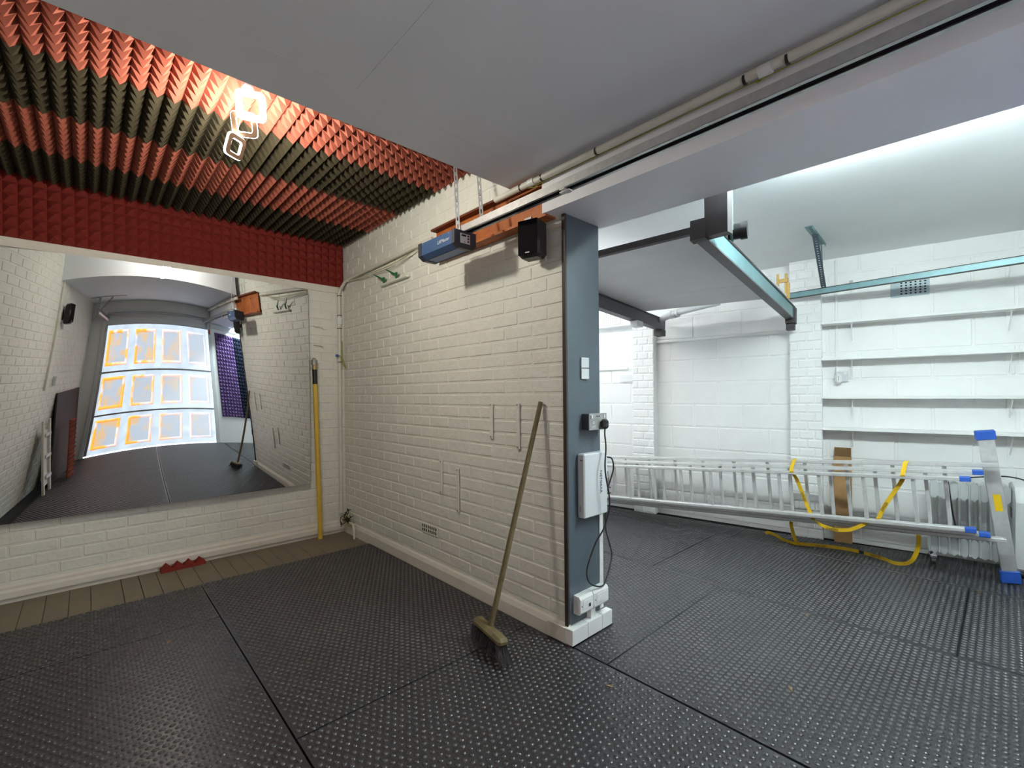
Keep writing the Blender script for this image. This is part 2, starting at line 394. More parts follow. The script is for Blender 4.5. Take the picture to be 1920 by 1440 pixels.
# ceilings
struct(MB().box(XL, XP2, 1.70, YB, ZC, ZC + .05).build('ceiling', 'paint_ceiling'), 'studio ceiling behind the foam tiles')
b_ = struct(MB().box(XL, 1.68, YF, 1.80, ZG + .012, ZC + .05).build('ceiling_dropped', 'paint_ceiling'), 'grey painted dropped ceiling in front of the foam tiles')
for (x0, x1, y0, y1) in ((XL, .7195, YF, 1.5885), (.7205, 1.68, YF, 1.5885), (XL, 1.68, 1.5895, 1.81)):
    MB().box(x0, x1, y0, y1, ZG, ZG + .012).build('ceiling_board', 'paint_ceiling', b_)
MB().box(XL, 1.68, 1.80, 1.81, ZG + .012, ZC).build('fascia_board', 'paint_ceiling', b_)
struct(MB().box(2.02, 5.6, YF, YB, ZR, ZR + .1).build('ceiling_right', 'paint_ceiling_right'), 'white ceiling of the right hand room')
# boxing round the steel beam
f = MB(); P_ = [(1.68, 1.56), (1.70, YF), (2.20, YF), (2.075, 1.50), (2.02, 1.56)]
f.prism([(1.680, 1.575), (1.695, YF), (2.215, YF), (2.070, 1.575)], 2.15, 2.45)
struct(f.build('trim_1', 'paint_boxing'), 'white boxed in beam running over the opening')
# roof over everything and ground outside
struct(MB().box(-3, 8, YF - .1, 7, 2.75, 2.85).build('roof', 'concrete'), 'roof slab over the garage')
struct(MB().box(-6, 9, -9, YF - .1, ZF - .2, ZF - .03).build('ground', 'concrete'), 'pale ground outside the garage door')
struct(MB().box(5.45, 5.6, YF - .1, YB + .1, ZF, 2.75).build('wall_outer', 'concrete'), 'outer wall behind the right hand room')

# skirtings
bb = struct(MB().prism([(0, 0), (.022, 0), (.022, .075), (.012, .10), (0, .105)], 0, YB - YE + .02, frame((XP, YB, ZF), (-1, 0, 0), (0, 0, 1), (0, -1, 0))).build('baseboard_partition', 'paint_trim'))
f = MB().prism([(0, 0.03), (.034, .034), (.034, .07), (.022, .085), (.022, .10), (0, .112)], 0, XP - XL, frame((XL, YB, ZF), (0, -1, 0), (0, 0, 1), (1, 0, 0)))
f.box(XL, XP, YB - .015, YB, ZF, .03)
struct(f.build('baseboard_back', 'paint_trim'))

# ------------------------------------------------------------------ mirror (bowed acrylic sheet)
TERMS = [(i, j) for i in range(5) for j in range(5) if 1 <= i + j <= 4]
MC = [-0.03387, 0.01283, -0.01637, -0.00133, -0.02024, -0.00294, 0.00526, -0.00124, 0.06778, 0.05965, 0.00514, -0.0061, -0.0027, 0.00697]
def delta(x, z): return sum(k * (x - .45) ** i * (z - 1.35) ** j for k, (i, j) in zip(MC, TERMS))
X0, X1, Z0, Z1 = -0.47, 1.43, 0.478, 2.172
nx_, nz_ = 72, 64
GX = np.linspace(X0, X1, nx_); GZ = np.linspace(Z0, Z1, nz_)
D = np.array([[delta(x, z) for x in GX] for z in GZ]); dmax = D.max()
vs = [(GX[i], 4.186 - (dmax - D[j, i]), GZ[j]) for j in range(nz_) for i in range(nx_)]
fs = [(j * nx_ + i, j * nx_ + i + 1, (j + 1) * nx_ + i + 1, (j + 1) * nx_ + i) for j in range(nz_ - 1) for i in range(nx_ - 1)]
mir = thing('wall_mirror', 'large bowed frameless mirror on the white brick back wall', 'mirror', (0.5, 4.19, .478))
me = bpy.data.meshes.new('glass'); me.from_pydata([(x - .5, y - 4.19, z - .478) for x, y, z in vs], [], fs)
finish('glass', me, 'mirror_glass', mir, 'all')
rim = [(i, 0) for i in range(nx_)] + [(nx_ - 1, j) for j in range(1, nz_)] + [(i, nz_ - 1) for i in range(nx_ - 2, -1, -1)] + [(0, j) for j in range(nz_ - 2, 0, -1)]
f = MB(); rv = [vs[j * nx_ + i] for i, j in rim]; k = len(rv)
f.add([(x, y + .0005, z) for x, y, z in rv] + [(x, 4.194, z) for x, y, z in rv], [(i, (i + 1) % k, (i + 1) % k + k, i + k) for i in range(k)] + [tuple(range(k, 2 * k))])
f.build('backing', 'mirror_edge', mir)
for x, z in ((1.41, .50), (1.41, 2.15), (0.5, 2.15)):
    i = int(np.argmin(abs(GX - x))); j = int(np.argmin(abs(GZ - z))); p = vs[j * nx_ + i]
    MB().tube([(p[0], p[1] + .004, p[2]), (p[0], p[1] - .004, p[2])], .006, 10).build('screw', 'galv', mir)

# ------------------------------------------------------------------ acoustic foam tiles
FP = 0.515 / 8; FC = {}
def foam_mesh(nx, ny, m, h=.05):
    k = (nx, ny, m, h)
    if k in FC: return FC[k]
    t_ = .012; vs = []; fs = []
    for j in range(ny + 1):
        for i in range(nx + 1): vs.append((i * FP, j * FP, t_))
    for j in range(ny):
        for i in range(nx):
            a = j * (nx + 1) + i; b = a + 1; c = b + nx + 1; d_ = a + nx + 1; n = len(vs)
            vs.append(((i + .5) * FP, (j + .5) * FP, t_ + h + random.uniform(-.002, .001))); fs += [(a, b, n), (b, c, n), (c, d_, n), (d_, a, n)]
    n = len(vs); X, Y = nx * FP, ny * FP
    vs += [(0, 0, 0), (X, 0, 0), (X, Y, 0), (0, Y, 0)]
    q = [0, nx, (ny + 1) * (nx + 1) - 1, ny * (nx + 1)]
    fs += [(n + 3, n + 2, n + 1, n), (n, n + 1, q[1], q[0]), (n + 1, n + 2, q[2], q[1]), (n + 2, n + 3, q[3], q[2]), (n + 3, n, q[0], q[3])]
    me = bpy.data.meshes.new('foam'); me.from_pydata(vs, [], fs); me.materials.append(MATS[m]); me.update(); FC[k] = me
    return me
def foam(name, nx, ny, m, loc, rot, label, group):
    o = bpy.data.objects.new(name, foam_mesh(nx, ny, m)); C.objects.link(o); o.location = loc; o.rotation_euler = rot
    return tag(o, label, 'foam tile', group)
colx = [(-0.898, 4, -.61), (-0.625, 8, 0), (-0.11, 8, 0), (0.405, 8, 0), (0.92, 8, 0), (1.437, 5, 0)]
ordn = ['first', 'second', 'third', 'fourth', 'fifth', 'sixth']
rows_ = [(4.141, 8, 'foam_black', 'black', 'row at the mirror wall'), (3.66, 8, 'foam_red', 'red', 'second row from mirror wall'),
         (3.145, 8, 'foam_black', 'olive black', 'row behind the lamp'), (2.63, 8, 'foam_red', 'red', 'row at the dropped ceiling')]
yy = [4.135, 3.66, 3.145, 2.63]
for r, (y1, ny, m, cn, rl) in enumerate(rows_):
    for k, (x0, nx, _) in enumerate(colx):
        wall_side = 'by the left wall' if k == 0 else 'against the partition wall' if k == 5 else '%s tile from the left' % ordn[k]
        foam('acoustic_tile', nx, ny, m, (x0, y1, ZC), (PI, 0, 0), '%s foam ceiling tile, %s, %s' % (cn, rl, wall_side), 'ceiling foam tiles').scale = (1, .93 if r == 0 else 1, 1)
for k, (x0, nx, _) in enumerate(colx):
    foam('acoustic_tile', nx, 6, 'foam_crimson', (x0, YB - .002, 2.246), (PI / 2, 0, 0), 'dark red pyramid foam tile above the mirror, %s from the left' % ordn[k], 'wall foam tiles above the mirror').scale = (1, 1.068, 1)
# white batten strip under the wall foam
struct(MB().box(XL, XP - .03, YB - .018, YB - .001, 2.185, 2.245, .003).build('trim_2', 'paint_trim'), 'cream painted strip between mirror and red foam')
# purple and navy foam on the front wall (seen in the mirror)
for i, z in enumerate((0.55, 1.065, 1.58)):
    for k, (x1, m, cn) in enumerate(((2.22, 'foam_purple', 'purple'), (2.735, 'foam_navy', 'navy black'))):
        ny = 8 if i < 2 else 7
        foam('acoustic_tile', 7 if k == 0 else 8, ny, m, (x1, YF + .002, z), (PI / 2, 0, PI), '%s pyramid foam tile beside the garage door, %s of its column' % (cn, ('lowest', 'middle', 'topmost')[i]), 'foam tiles beside the garage door')
# offcut on the floorboards
f = MB(frame((0.385, 4.135, ZF), (.998, .05, 0), (-.05, .998, 0), (0, 0, 1)))
n = 4; w = .27 / 4
prof = [(0, 0), (.27, 0), (.27, .020)] + [p for i in range(n) for p in (((n - 1 - i + .5) * w, .056), ((n - 1 - i) * w, .020))]
f.prism([(a, b) for a, b in prof], -.03, .03, frame((0, 0, 0), (1, 0, 0), (0, 0, 1), (0, -1, 0)))
tag(f.build('foam_offcut', 'foam_crimson'), 'short red foam offcut with four points on the floorboards', 'foam strip')

# ------------------------------------------------------------------ rubber mats with bubble tops
def inside(poly, X, Y, mar):
    ok = np.ones(len(X), bool); n = len(poly)
    for i in range(n):
        (ax, ay), (bx, by) = poly[i], poly[(i + 1) % n]; l = math.hypot(bx - ax, by - ay)
        ok &= ((bx - ax) * (Y - ay) - (by - ay) * (X - ax)) / l > mar
    return ok
def rubber_mat(poly, label, extra=None):
    """poly counter clockwise; body slab + joined studs"""
    cx = sum(p[0] for p in poly) / len(poly); cy = sum(p[1] for p in poly) / len(poly)
    pin = []
    f = MB(); g = .0025; tz = random.uniform(-.0008, .0008); polys = [poly] + ([extra] if extra else [])
    for pi, pl_ in enumerate(polys):
        Q = []; ccx = sum(p[0] for p in pl_) / len(pl_); ccy = sum(p[1] for p in pl_) / len(pl_)
        for i in range(len(pl_)):
            a = Vector(pl_[i - 1]); b = Vector(pl_[i]); c = Vector(pl_[(i + 1) % len(pl_)])
            d1 = (b - a).normalized(); d2 = (c - b).normalized(); n1 = Vector((-d1.y, d1.x)); n2 = Vector((-d2.y, d2.x)); s_ = (n1 + n2); s_ = s_ / max(s_.dot(n1), .2)
            Q.append(b + s_ * (g if not extra else .001))
        T = [q + (Vector((ccx, ccy)) - q).normalized() * .0003 for q in Q]; n = len(Q)
        vs = [(*q, ZF - .012) for q in Q] + [(*q, -.0004 + tz) for q in Q] + [(*q, tz) for q in T]
        fs = [tuple(range(n))[::-1], tuple(range(2 * n, 3 * n))] + [(i + k * n, (i + 1) % n + k * n, (i + 1) % n + (k + 1) * n, i + (k + 1) * n) for i in range(n) for k in (0, 1)]
        f.add(vs, fs)
    o = f.build('rubber_mat', 'rubber'); tag(o, label, 'rubber mat', 'rubber floor mats')
    px, py = .031, .0268
    xs_ = [p[0] for q in polys for p in q]; ys_ = [p[1] for q in polys for p in q]
    wx_, wy_ = max(xs_) - min(xs_) - .0264, max(ys_) - min(ys_) - .0264; nx2, ny2 = round(wx_ / px), round(wy_ / py); px, py = wx_ / nx2, wy_ / ny2
    gx = min(xs_) + .0132 + px * (np.arange(nx2 + 1) - .25); gy = min(ys_) + .0132 + py * np.arange(ny2 + 1)
    A, B = np.meshgrid(gx, gy); A = A + (np.arange(len(gy)) % 2)[:, None] * px / 2
    A, B = A.ravel(), B.ravel(); ok = inside(poly, A, B, .0125)
    if extra: ok |= inside(extra, A, B, .009)
    A, B = A[ok], B[ok]
    K = 8; ang = np.arange(K) * 2 * PI / K
    prof_ = [(.0122, -.0006), (.0102, .0024), (.0062, .0044)]; top = .0052
    ring = np.concatenate([np.stack([r * np.cos(ang), r * .92 * np.sin(ang), np.full(K, z)], 1) for r, z in prof_] + [np.array([[0, 0, top]])])
    nb = len(A); V = np.tile(ring, (nb, 1, 1)); V[:, :, 0] += A[:, None]; V[:, :, 1] += B[:, None]; V[:, :, 2] += tz
    F = []
    for k in range(K):
        k2 = (k + 1) % K
        F += [(k, k2, K + k2), (k, K + k2, K + k), (K + k, K + k2, 2 * K + k2), (K + k, 2 * K + k2, 2 * K + k), (2 * K + k, 2 * K + k2, 3 * K)]
    F = np.array(F); FF = (F[None] + (np.arange(nb) * (3 * K + 1))[:, None, None]).reshape(-1, 3)
    me = bpy.data.meshes.new('studs'); V = V.reshape(-1, 3)
    me.vertices.add(len(V)); me.vertices.foreach_set('co', V.astype(np.float32).ravel())
    me.loops.add(FF.size); me.loops.foreach_set('vertex_index', FF.astype(np.int32).ravel())
    me.polygons.add(len(FF)); me.polygons.foreach_set('loop_start', np.arange(0, FF.size, 3, dtype=np.int32)); me.polygons.foreach_set('loop_total', np.full(len(FF), 3, np.int32))
    me.update(calc_edges=True); me.polygons.foreach_set('use_smooth', np.ones(len(FF), bool)); me.materials.append(MATS['rubber'])
    s_ = bpy.data.objects.new('studs', me); C.objects.link(s_); s_.parent = o; s_['kind'] = 'stuff'
    return o
def rect(x0, x1, y0, y1): return [(x0, y0), (x1, y0), (x1, y1), (x0, y1)]
def wallx(y, off=.02): return 4.755 - .1673 * (y - .379) - off * 1.014
rubber_mat(rect(.552, 1.745, 1.765, 3.655), 'black rubber mat along the partition wall, next to the bare floorboards')
rubber_mat(rect(-.72, .550, 3.042, 3.645), 'narrow black rubber mat strip in front of the mirror')
rubber_mat(rect(-.72, .550, 1.21, 3.038), 'black rubber mat at the lower left, below the narrow strip')
rubber_mat(rect(-.72, .550, YF + .03, 1.206), 'black rubber mat nearest the garage door, seen in the mirror')
rubber_mat(rect(.552, 1.745, YF + .03, 1.762), 'black rubber mat in front of the broom head, bottom centre')
rubber_mat([(1.752, YF + .03), (2.985, YF + .03), (2.985, 1.255), (1.752, 1.255)], 'black rubber mat in the bottom right foreground')
rubber_mat([(2.085, 1.258), (2.985, 1.258), (2.985, 3.12), (2.085, 3.12)], 'black rubber mat in the gap just beyond the grey panel', rect(1.752, 2.087, 1.258, 1.452))
rubber_mat(rect(2.99, 4.072, .165, 1.735), 'large black rubber mat in the middle of the right hand room')
rubber_mat(rect(2.99, 4.072, YF + .03, .16), 'black rubber mat at the right edge beside the ladder foot')
rubber_mat(rect(2.99, 4.00, 1.74, 3.55), 'black rubber mat in the back of the right hand room')
rubber_mat([(4.078, YF + .03), (wallx(YF, .03), YF + .03), (wallx(1.61, .13), 1.61), (4.078, 1.61)], 'black rubber mat strip under the ladder and radiator')
rubber_mat([(4.078, 1.615), (wallx(1.615, .125), 1.615), (wallx(3.5, .125), 3.5), (4.078, 3.5)], 'black rubber mat strip at the foot of the block wall piers', rect(4.006, 4.08, 1.742, 3.5))
rubber_mat(rect(2.06, 2.985, 3.124, 4.17), 'black rubber mat at the far end behind the partition')

# ------------------------------------------------------------------ pendant lamp of three square rings
lp = thing('pendant_lamp', 'bright pendant lamp of three twisted square rings under the foam ceiling', 'lamp', (.52, 2.26, 2.60))
def ring_lamp(c, sz, nrm, roll, lit=False):
    n_ = Vector(nrm).normalized(); u_ = Vector((0, 0, 1)).cross(n_).normalized(); v_ = n_.cross(u_)
    M = frame(c, u_, v_, n_) @ Matrix.Rotation(roll, 4, 'Z')
    r = MB(M).ring((0, 0, 0), sz, sz, sz * .62, sz * .62, .012, sz * .2).build('lamp_ring', 'lamp_body', lp, True)
    MB(M).ring((0, 0, -.002), sz + .003, sz + .003, sz + .0005, sz + .0005, .008, sz * .2).build('outer_light_strip', 'lamp_led', r)
    MB(M).ring((0, 0, -.001), sz * .62 - .0005, sz * .62 - .0005, sz * .62 - .004, sz * .62 - .004, .010, sz * .1).build('inner_light_strip', 'lamp_led', r)
    if lit: MB(M).ring((0, 0, .0075), sz * .99, sz * .99, sz * .56, sz * .56, .003, sz * .2).build('front_diffuser', 'lamp_led', r)
    return r
ring_lamp((.528, 2.20, 2.495), .112, (-.23, -.80, -.52), .03, True)
ring_lamp((.515, 2.255, 2.434), .097, (-.30, -.78, -.50), .04)
ring_lamp((.484, 2.28, 2.338), .092, (.55, -.72, -.35), .05)
MB().box(.50, .54, 2.20, 2.24, 2.575, 2.60, .004).build('canopy', 'galv', lp)
for p, q in (((.52, 2.22, 2.58), (.517, 2.21, 2.56)), ((.52, 2.22, 2.58), (.51, 2.262, 2.48)), ((.52, 2.22, 2.58), (.495, 2.285, 2.41))):
    MB().tube([p, q], .0012, 5).build('wire', 'galv', lp)
ld = bpy.data.lights.new('lamp_light', 'POINT'); ld.energy = LAMP_W; ld.color = (1.0, .96, .82); ld.shadow_soft_size = .055
lo = bpy.data.objects.new('lamp_light', ld); C.objects.link(lo); lo.parent = lp; lo.location = (.0, .09, -.195)

# ------------------------------------------------------------------ steel beam, opener, rail, conduit
bm_ = thing('steel_beam', 'orange primed steel channel beam above the brick partition', 'beam', (1.73, 2.05, 2.14))
MB().box(1.735, 1.745, 1.56, 2.60, 2.15, 2.335).build('web', 'primer_orange', bm_)
MB().box(1.690, 1.763, 1.56, 2.60, 2.333, 2.345).build('flange', 'primer_brown', bm_)
MB().box(1.690, 1.763, 1.56, 2.60, 2.140, 2.152).build('flange', 'primer_orange', bm_)
MB().box(1.728, 1.736, 1.70, 1.75, 2.155, 2.185).build('plate', 'galv_dull', bm_)
for y in (2.02, 2.30): MB().tube([(1.735, y, 2.30), (1.722, y, 2.30)], .009, 8).build('bolt', 'galv_dull', bm_)

RX = 1.53
rl = thing('opener_rail', 'long galvanised opener rail with black chain slot under the boxed beam', 'rail', (RX, 1.0, 2.12))
zr = 2.133
MB().box(RX - .028, RX + .028, YF + .05, 2.02, zr + .030, zr + .034).build('rail_top', 'galv', rl)
for s in (-1, 1):
    MB().box(RX + s * .028 - .0015, RX + s * .028 + .0015, YF + .05, 2.02, zr, zr + .032).build('rail_side', 'galv_dull', rl)
    MB().box(min(RX + s * .028, RX + s * .0135), max(RX + s * .028, RX + s * .0135), YF + .05, 2.02, zr - .002, zr).build('rail_lip', 'galv', rl)
MB().box(RX - .0135, RX + .0135, YF + .05, 2.02, zr + .003, zr + .028).build('chain_slot', 'cloth_black', rl)
f = MB(); f.box(RX - .026, RX + .026, 1.28, 1.305, zr - .007, zr - .002); f.box(RX - .012, RX + .012, 1.265, 1.32, zr - .012, zr - .007)
f.build('joint_clip', 'plastic_white', rl)
# motor unit
mo = thing('garage_door_opener', 'blue and black garage door opener hanging under the beam', 'door opener', (1.50, 2.18, 2.03))
y0, y1, z0, z1, x0, x1 = 2.00, 2.31, 2.035, 2.125, 1.435, 1.575
hexp = [(x0, z1), (x0, z0 + .02), (x0 + .03, z0), (x1 - .03, z0), (x1, z0 + .02), (x1, z1)]
MY = frame((0, 0, 0), (1, 0, 0), (0, 0, 1), (0, -1, 0))   # prism along -Y: (x, z, -y)
def yprism(poly, ya, yb): return MB().prism(poly, -yb, -ya, MY)
yprism(hexp, y0, y1).build('housing', 'steel_blue', mo)
ex = lambda e: [(x0 - e, z1 + e), (x0 - e, z0 + .02 - e * .6), (x0 + .03 - e * .6, z0 - e), (x1 - .03 + e * .6, z0 - e), (x1 + e, z0 + .02 - e * .6), (x1 + e, z1 + e)]
endf = yprism(ex(.003), y0 - .022, y0 + .004).build('end_cap', 'plastic_darkgrey', mo); yprism(ex(.003), y1 - .004, y1 + .028).build('end_cap', 'plastic_darkgrey', mo)
MB().box(1.47, 1.535, y0 - .024, y0 - .022, 2.06, 2.112).build('control_panel', 'plastic_light', mo)
for z in (2.072, 2.087, 2.102): MB().tube([(1.522, y0 - .024, z), (1.522, y0 - .027, z)], .0055, 10).build('button', 'plastic_black', mo)
MB().box(1.478, 1.508, y0 - .0255, y0 - .024, 2.097, 2.106).build('display', 'plastic_black', mo)
MB().tube([(1.497, y0 - .024, 2.069), (1.497, y0 - .027, 2.069)], .003, 8).build('status_light', 'led_red', mo)
for xx in (1.470, 1.545):
    MB().box(xx - .0018, xx + .0018, y0, y1, z0 - .002, z0 + .001).build('seam', 'plastic_black', mo)
for yv, zv in ((2.03, 2.117), (2.29, 2.117)): MB().tube([(x0, yv, zv), (x0 - .002, yv, zv)], .0035, 8).build('screw', 'galv', mo)
MB().box(1.46, 1.55, 2.03, 2.20, z1 + .003, z1 + .014).build('mount_plate', 'plastic_offwhite', mo)
MB().box(1.48, 1.52, 2.21, 2.29, z1, z1 + .03, .004).build('junction_box', 'plastic_offwhite', mo)
text('lettering', 'LiftMaster', .028, frame((x0 - .0012, 2.085, 2.088), (0, -1, 0), (0, 0, 1), (-1, 0, 0)), 'print_grey', mo, .0006, .3)
# hanging straps
for (p, q, lb) in (((1.485, 2.015, 2.125), (1.55, 2.13, 2.60), 'left'), ((1.575, 1.92, 2.16), (1.60, 1.99, 2.60), 'right')):
    st = thing('hanger_strap', 'slotted steel hanger strap above the opener, %s one of the pair' % lb, 'strap', q, 'straps of the opener')
    t_ = (Vector(q) - Vector(p)); ln = t_.length; t_.normalize(); u_ = Vector((0.5, -0.75, 0)); u_ = (u_ - t_ * u_.dot(t_)).normalized(); w_ = t_.cross(u_)
    M = frame(p, u_, t_, u_.cross(t_)); f = MB(M); k = 9; hw, iw = .011, .0035
    f.box(-hw, -iw, 0, ln, -.001, .001); f.box(iw, hw, 0, ln, -.001, .001)
    for i in range(k + 1): y = i * (ln - .02) / k; f.box(-iw, iw, y, y + .022, -.001, .001)
    f.build('slotted_strip', 'galv' if lb == 'left' else 'galv_dull', st)
    for s in (.02, ln * .42): MB(M).tube([(0, s, -.001), (0, s, -.012)], .007, 6).build('bolt', 'galv', st)
# conduit on the ceiling edge
cd = thing('conduit', 'white cable conduit clipped along the edge of the dropped ceiling', 'conduit', (1.655, 1.0, 2.31))
MB().tube([(1.655, 1.90, 2.312), (1.657, YF, 2.325)], .0155, 12).build('pipe', 'plastic_offwhite', cd, True)
for y in (1.62, .535): MB().tube([(1.655, y + .02, 2.315), (1.655, y - .02, 2.315)], .0195, 12).build('coupler', 'plastic_white', cd, True)
for y in (1.70, 1.55, 1.22, .60, .47): MB().tube([(1.655, y + .004, 2.314), (1.655, y - .004, 2.314)], .0175, 12).build('cable_tie', 'plastic_black', cd)
MB().tube(smoothpath([(1.660, 1.66, 2.300), (1.662, 1.59, 2.286), (1.668, 1.52, 2.300), (1.670, .64, 2.302), (1.662, .56, 2.290), (1.668, .46, 2.300), (1.670, -.3, 2.304)]), .0022, 6).build('earth_wire', 'wire_green', cd)
# conduit in the corner
cc = thing('corner_conduit', 'white conduit running down the corner beside the yellow pole', 'conduit', (1.715, 4.165, 0.15))
path = [(1.716, 4.172, .165), (1.714, 4.172, 2.19), (1.725, 4.165, 2.225), (1.742, 4.10, 2.285), (1.744, 4.02, 2.297), (1.744, 2.66, 2.315)]
MB().tube(path, .0145, 10).build('pipe', 'plastic_offwhite', cc, True)
for z in (2.16, 1.98, 1.86, 1.55): MB().box(1.700, 1.732, 4.155, 4.19, z, z + .006).build('clip', 'plastic_black', cc)
MB().box(1.698, 1.734, 4.155, 4.193, 1.90, 1.965, .003).build('joint_box', 'plastic_white', cc)
MB().tube([(1.748, 4.055, 2.290), (1.750, 4.00, 2.298)], .016, 10).build('coupler', 'plastic_white', cc, True)
for k in range(3):
    MB().tube(smoothpath([(1.745, 4.06, 2.280), (1.742, 3.60, 2.262 - .01 * k), (1.740, 3.2, 2.258 - .012 * k), (1.742, 2.85, 2.29), (1.745, 2.66, 2.32)]), .0024, 6).build('wire', ('wire_green', 'plastic_offwhite', 'plastic_offwhite')[k], cc)
MB().tube(smoothpath([(1.735, 4.165, 1.75), (1.735, 4.16, 1.60), (1.752, 4.14, 1.52), (1.748, 4.12, 1.50), (1.735, 4.15, 1.54), (1.715, 4.15, 1.60), (1.69, 4.15, 1.615)]), .004, 6).build('wire', 'wire_green', cc)
MB().box(1.672, 1.692, 4.14, 4.165, 1.600, 1.622, .003).build('connector', 'blue_plastic', cc)
# tangle of cut cables and taps in the corner
tg = thing('cable_tangle', 'dusty tangle of cut cables and a valve low in the corner', 'cables', (1.73, 4.13, .1))
for k in range(16):
    r_ = random.Random(k); p = Vector((1.70 + r_.uniform(0, .05), 4.15 - r_.uniform(0, .10), .13 + r_.uniform(-.05, .05)))
    pts = [p]; 
    for i in range(4): pts.append(pts[-1] + Vector((r_.uniform(-.02, .02), r_.uniform(-.045, .02), r_.uniform(-.03, .035))))
    pts = [Vector((min(q.x, 1.748), min(q.y, 4.165), max(q.z, .04))) for q in pts]
    MB().tube(smoothpath(pts, 3), .004, 5).build('cable_end', 'wire_dark' if k % 4 else 'wire_green', tg)
f = MB(); f.tube([(1.735, 4.10, .12), (1.735, 4.03, .10)], .016, 8); f.tube([(1.735, 4.065, .13), (1.70, 4.06, .16)], .010, 8); f.build('valve', 'wire_dark', tg)
MB().tube(smoothpath([(1.735, 4.03, .10), (1.73, 3.96, .10), (1.722, 3.92, .085), (1.72, 3.905, .04), (1.72, 3.90, ZF)]), .011, 8).build('pipe_stub', 'plastic_offwhite', tg, True)

# ------------------------------------------------------------------ loudspeakers
def speaker(loc, out, label, tilt=0.0):
    """loc = wall point at the middle of the cabinet, out = direction into the room"""
    out = Vector(out).normalized(); t_ = thing('wall_speaker', label, 'speaker', loc)
    M = frame(loc, Vector((0, 0, 1)).cross(out) * -1, out, (0, 0, 1))
    vs, fs = cbox(.125, .10, .195, .018)
    MB(M @ Matrix.Translation((0, .085, 0))).add(vs, fs).build('cabinet', 'plastic_black', t_, True)
    MB(M).box(-.056, .056, .134, .139, -.085, .089, .004).build('grille', 'cloth_black', t_)
    MB(M).box(-.012, .012, .139, .1395, -.078, -.073).build('badge', 'print_grey', t_)
    f = MB(M); f.box(-.02, .02, 0, .008, -.05, .05); f.box(-.014, .014, .006, .04, -.02, .02); f.build('bracket', 'plastic_black', t_)
    return t_
speaker((1.764, 1.665, 2.035), (-1, -.25, 0), 'black speaker on the partition wall beside the grey panel')
speaker((XL + .008, 1.52, 2.06), (1, .15, 0), 'black speaker on the left wall, seen in the mirror')

# ------------------------------------------------------------------ grey end panel with its fittings
YP = 1.495
gp = thing('end_panel', 'tall grey painted board covering the end of the partition', 'panel', (1.90, YP, .08))
MB().box(1.768, 2.036, YP, YE, .085, 2.148).build('board', 'panel_grey', gp)
MB().box(1.756, 1.768, YP - .003, YE + .004, .075, 2.148).build('edge_strip', 'panel_edge', gp)
MB().box(1.752, 1.760, YP - .005, YE - .002, .52, .60).build('hinge', 'steel_dark', gp)
MB().box(2.020, 2.050, YP - .004, YE + .02, .09, .62).build('side_trunking', 'plastic_white', gp)
for k, z in enumerate((1.322, 1.380)):
    bpz = MB().box(1.872, 1.934, YP - .010, YP - .0005, z, z + .054, .002).build('blank_plate', 'plastic_light')
    tag(bpz, '%s of the two small pale blank plates on the grey panel' % ('lower', 'upper')[k], 'plate', 'blank plates')
# double socket
so = thing('double_socket', 'grey metal double socket with a black plug on the grey panel', 'socket', (1.95, YP, 1.06))
MB().box(1.880, 2.026, YP - .045, YP - .0005, 1.060, 1.142, .002).build('back_box', 'plastic_darkgrey', so)
MB().box(1.878, 2.028, YP - .051, YP - .045, 1.058, 1.144, .002).build('face_plate', 'galv_dull', so)
for x in (1.897, 2.002): MB().box(x - .006, x + .006, YP - .056, YP - .051, 1.118, 1.136, .001).build('switch', 'plastic_white', so)
for x in (1.944, 1.960): MB().box(x - .005, x + .005, YP - .0515, YP - .051, 1.126, 1.131).build('usb_port', 'hole', so)
for x, z in ((1.905, 1.074), (1.923, 1.074), (1.914, 1.096)):
    MB().box(x - .006, x + .006, YP - .0515, YP - .051, z - .005, z + .005).build('socket_hole', 'plastic_white', so)
    MB().box(x - .003, x + .003, YP - .0522, YP - .0515, z - .002, z + .002).build('socket_slot', 'hole', so)
pl = thing('power_cable', 'black plug with a long black cable looping down the grey panel', 'cable', (1.985, YP - .05, 1.07))
MB().box(1.964, 2.006, YP - .085, YP - .0525, 1.062, 1.112, .010).build('plug', 'plastic_black', pl)
cab = [(1.985, YP - .07, 1.065), (1.990, 1.43, 1.03), (1.985, 1.42, .961), (1.955, 1.405, .852), (1.985, 1.40, .680), (1.968, 1.42, .558), (1.921, 1.445, .472), (1.868, 1.455, .365), (1.858, 1.45, .310), (1.891, 1.45, .269),
       (1.972, 1.45, .235), (2.012, 1.45, .254), (2.085, 1.46, .362), (2.070, 1.47, .45), (2.030, 1.46, .533), (2.032, 1.46, .688), (2.052, 1.45, .76), (2.078, 1.44, .839), (2.066, 1.44, .895), (2.036, 1.45, .908)]
MB().tube(smoothpath(cab, 5), .0042, 7).build('flex', 'plastic_black', pl, 'all')
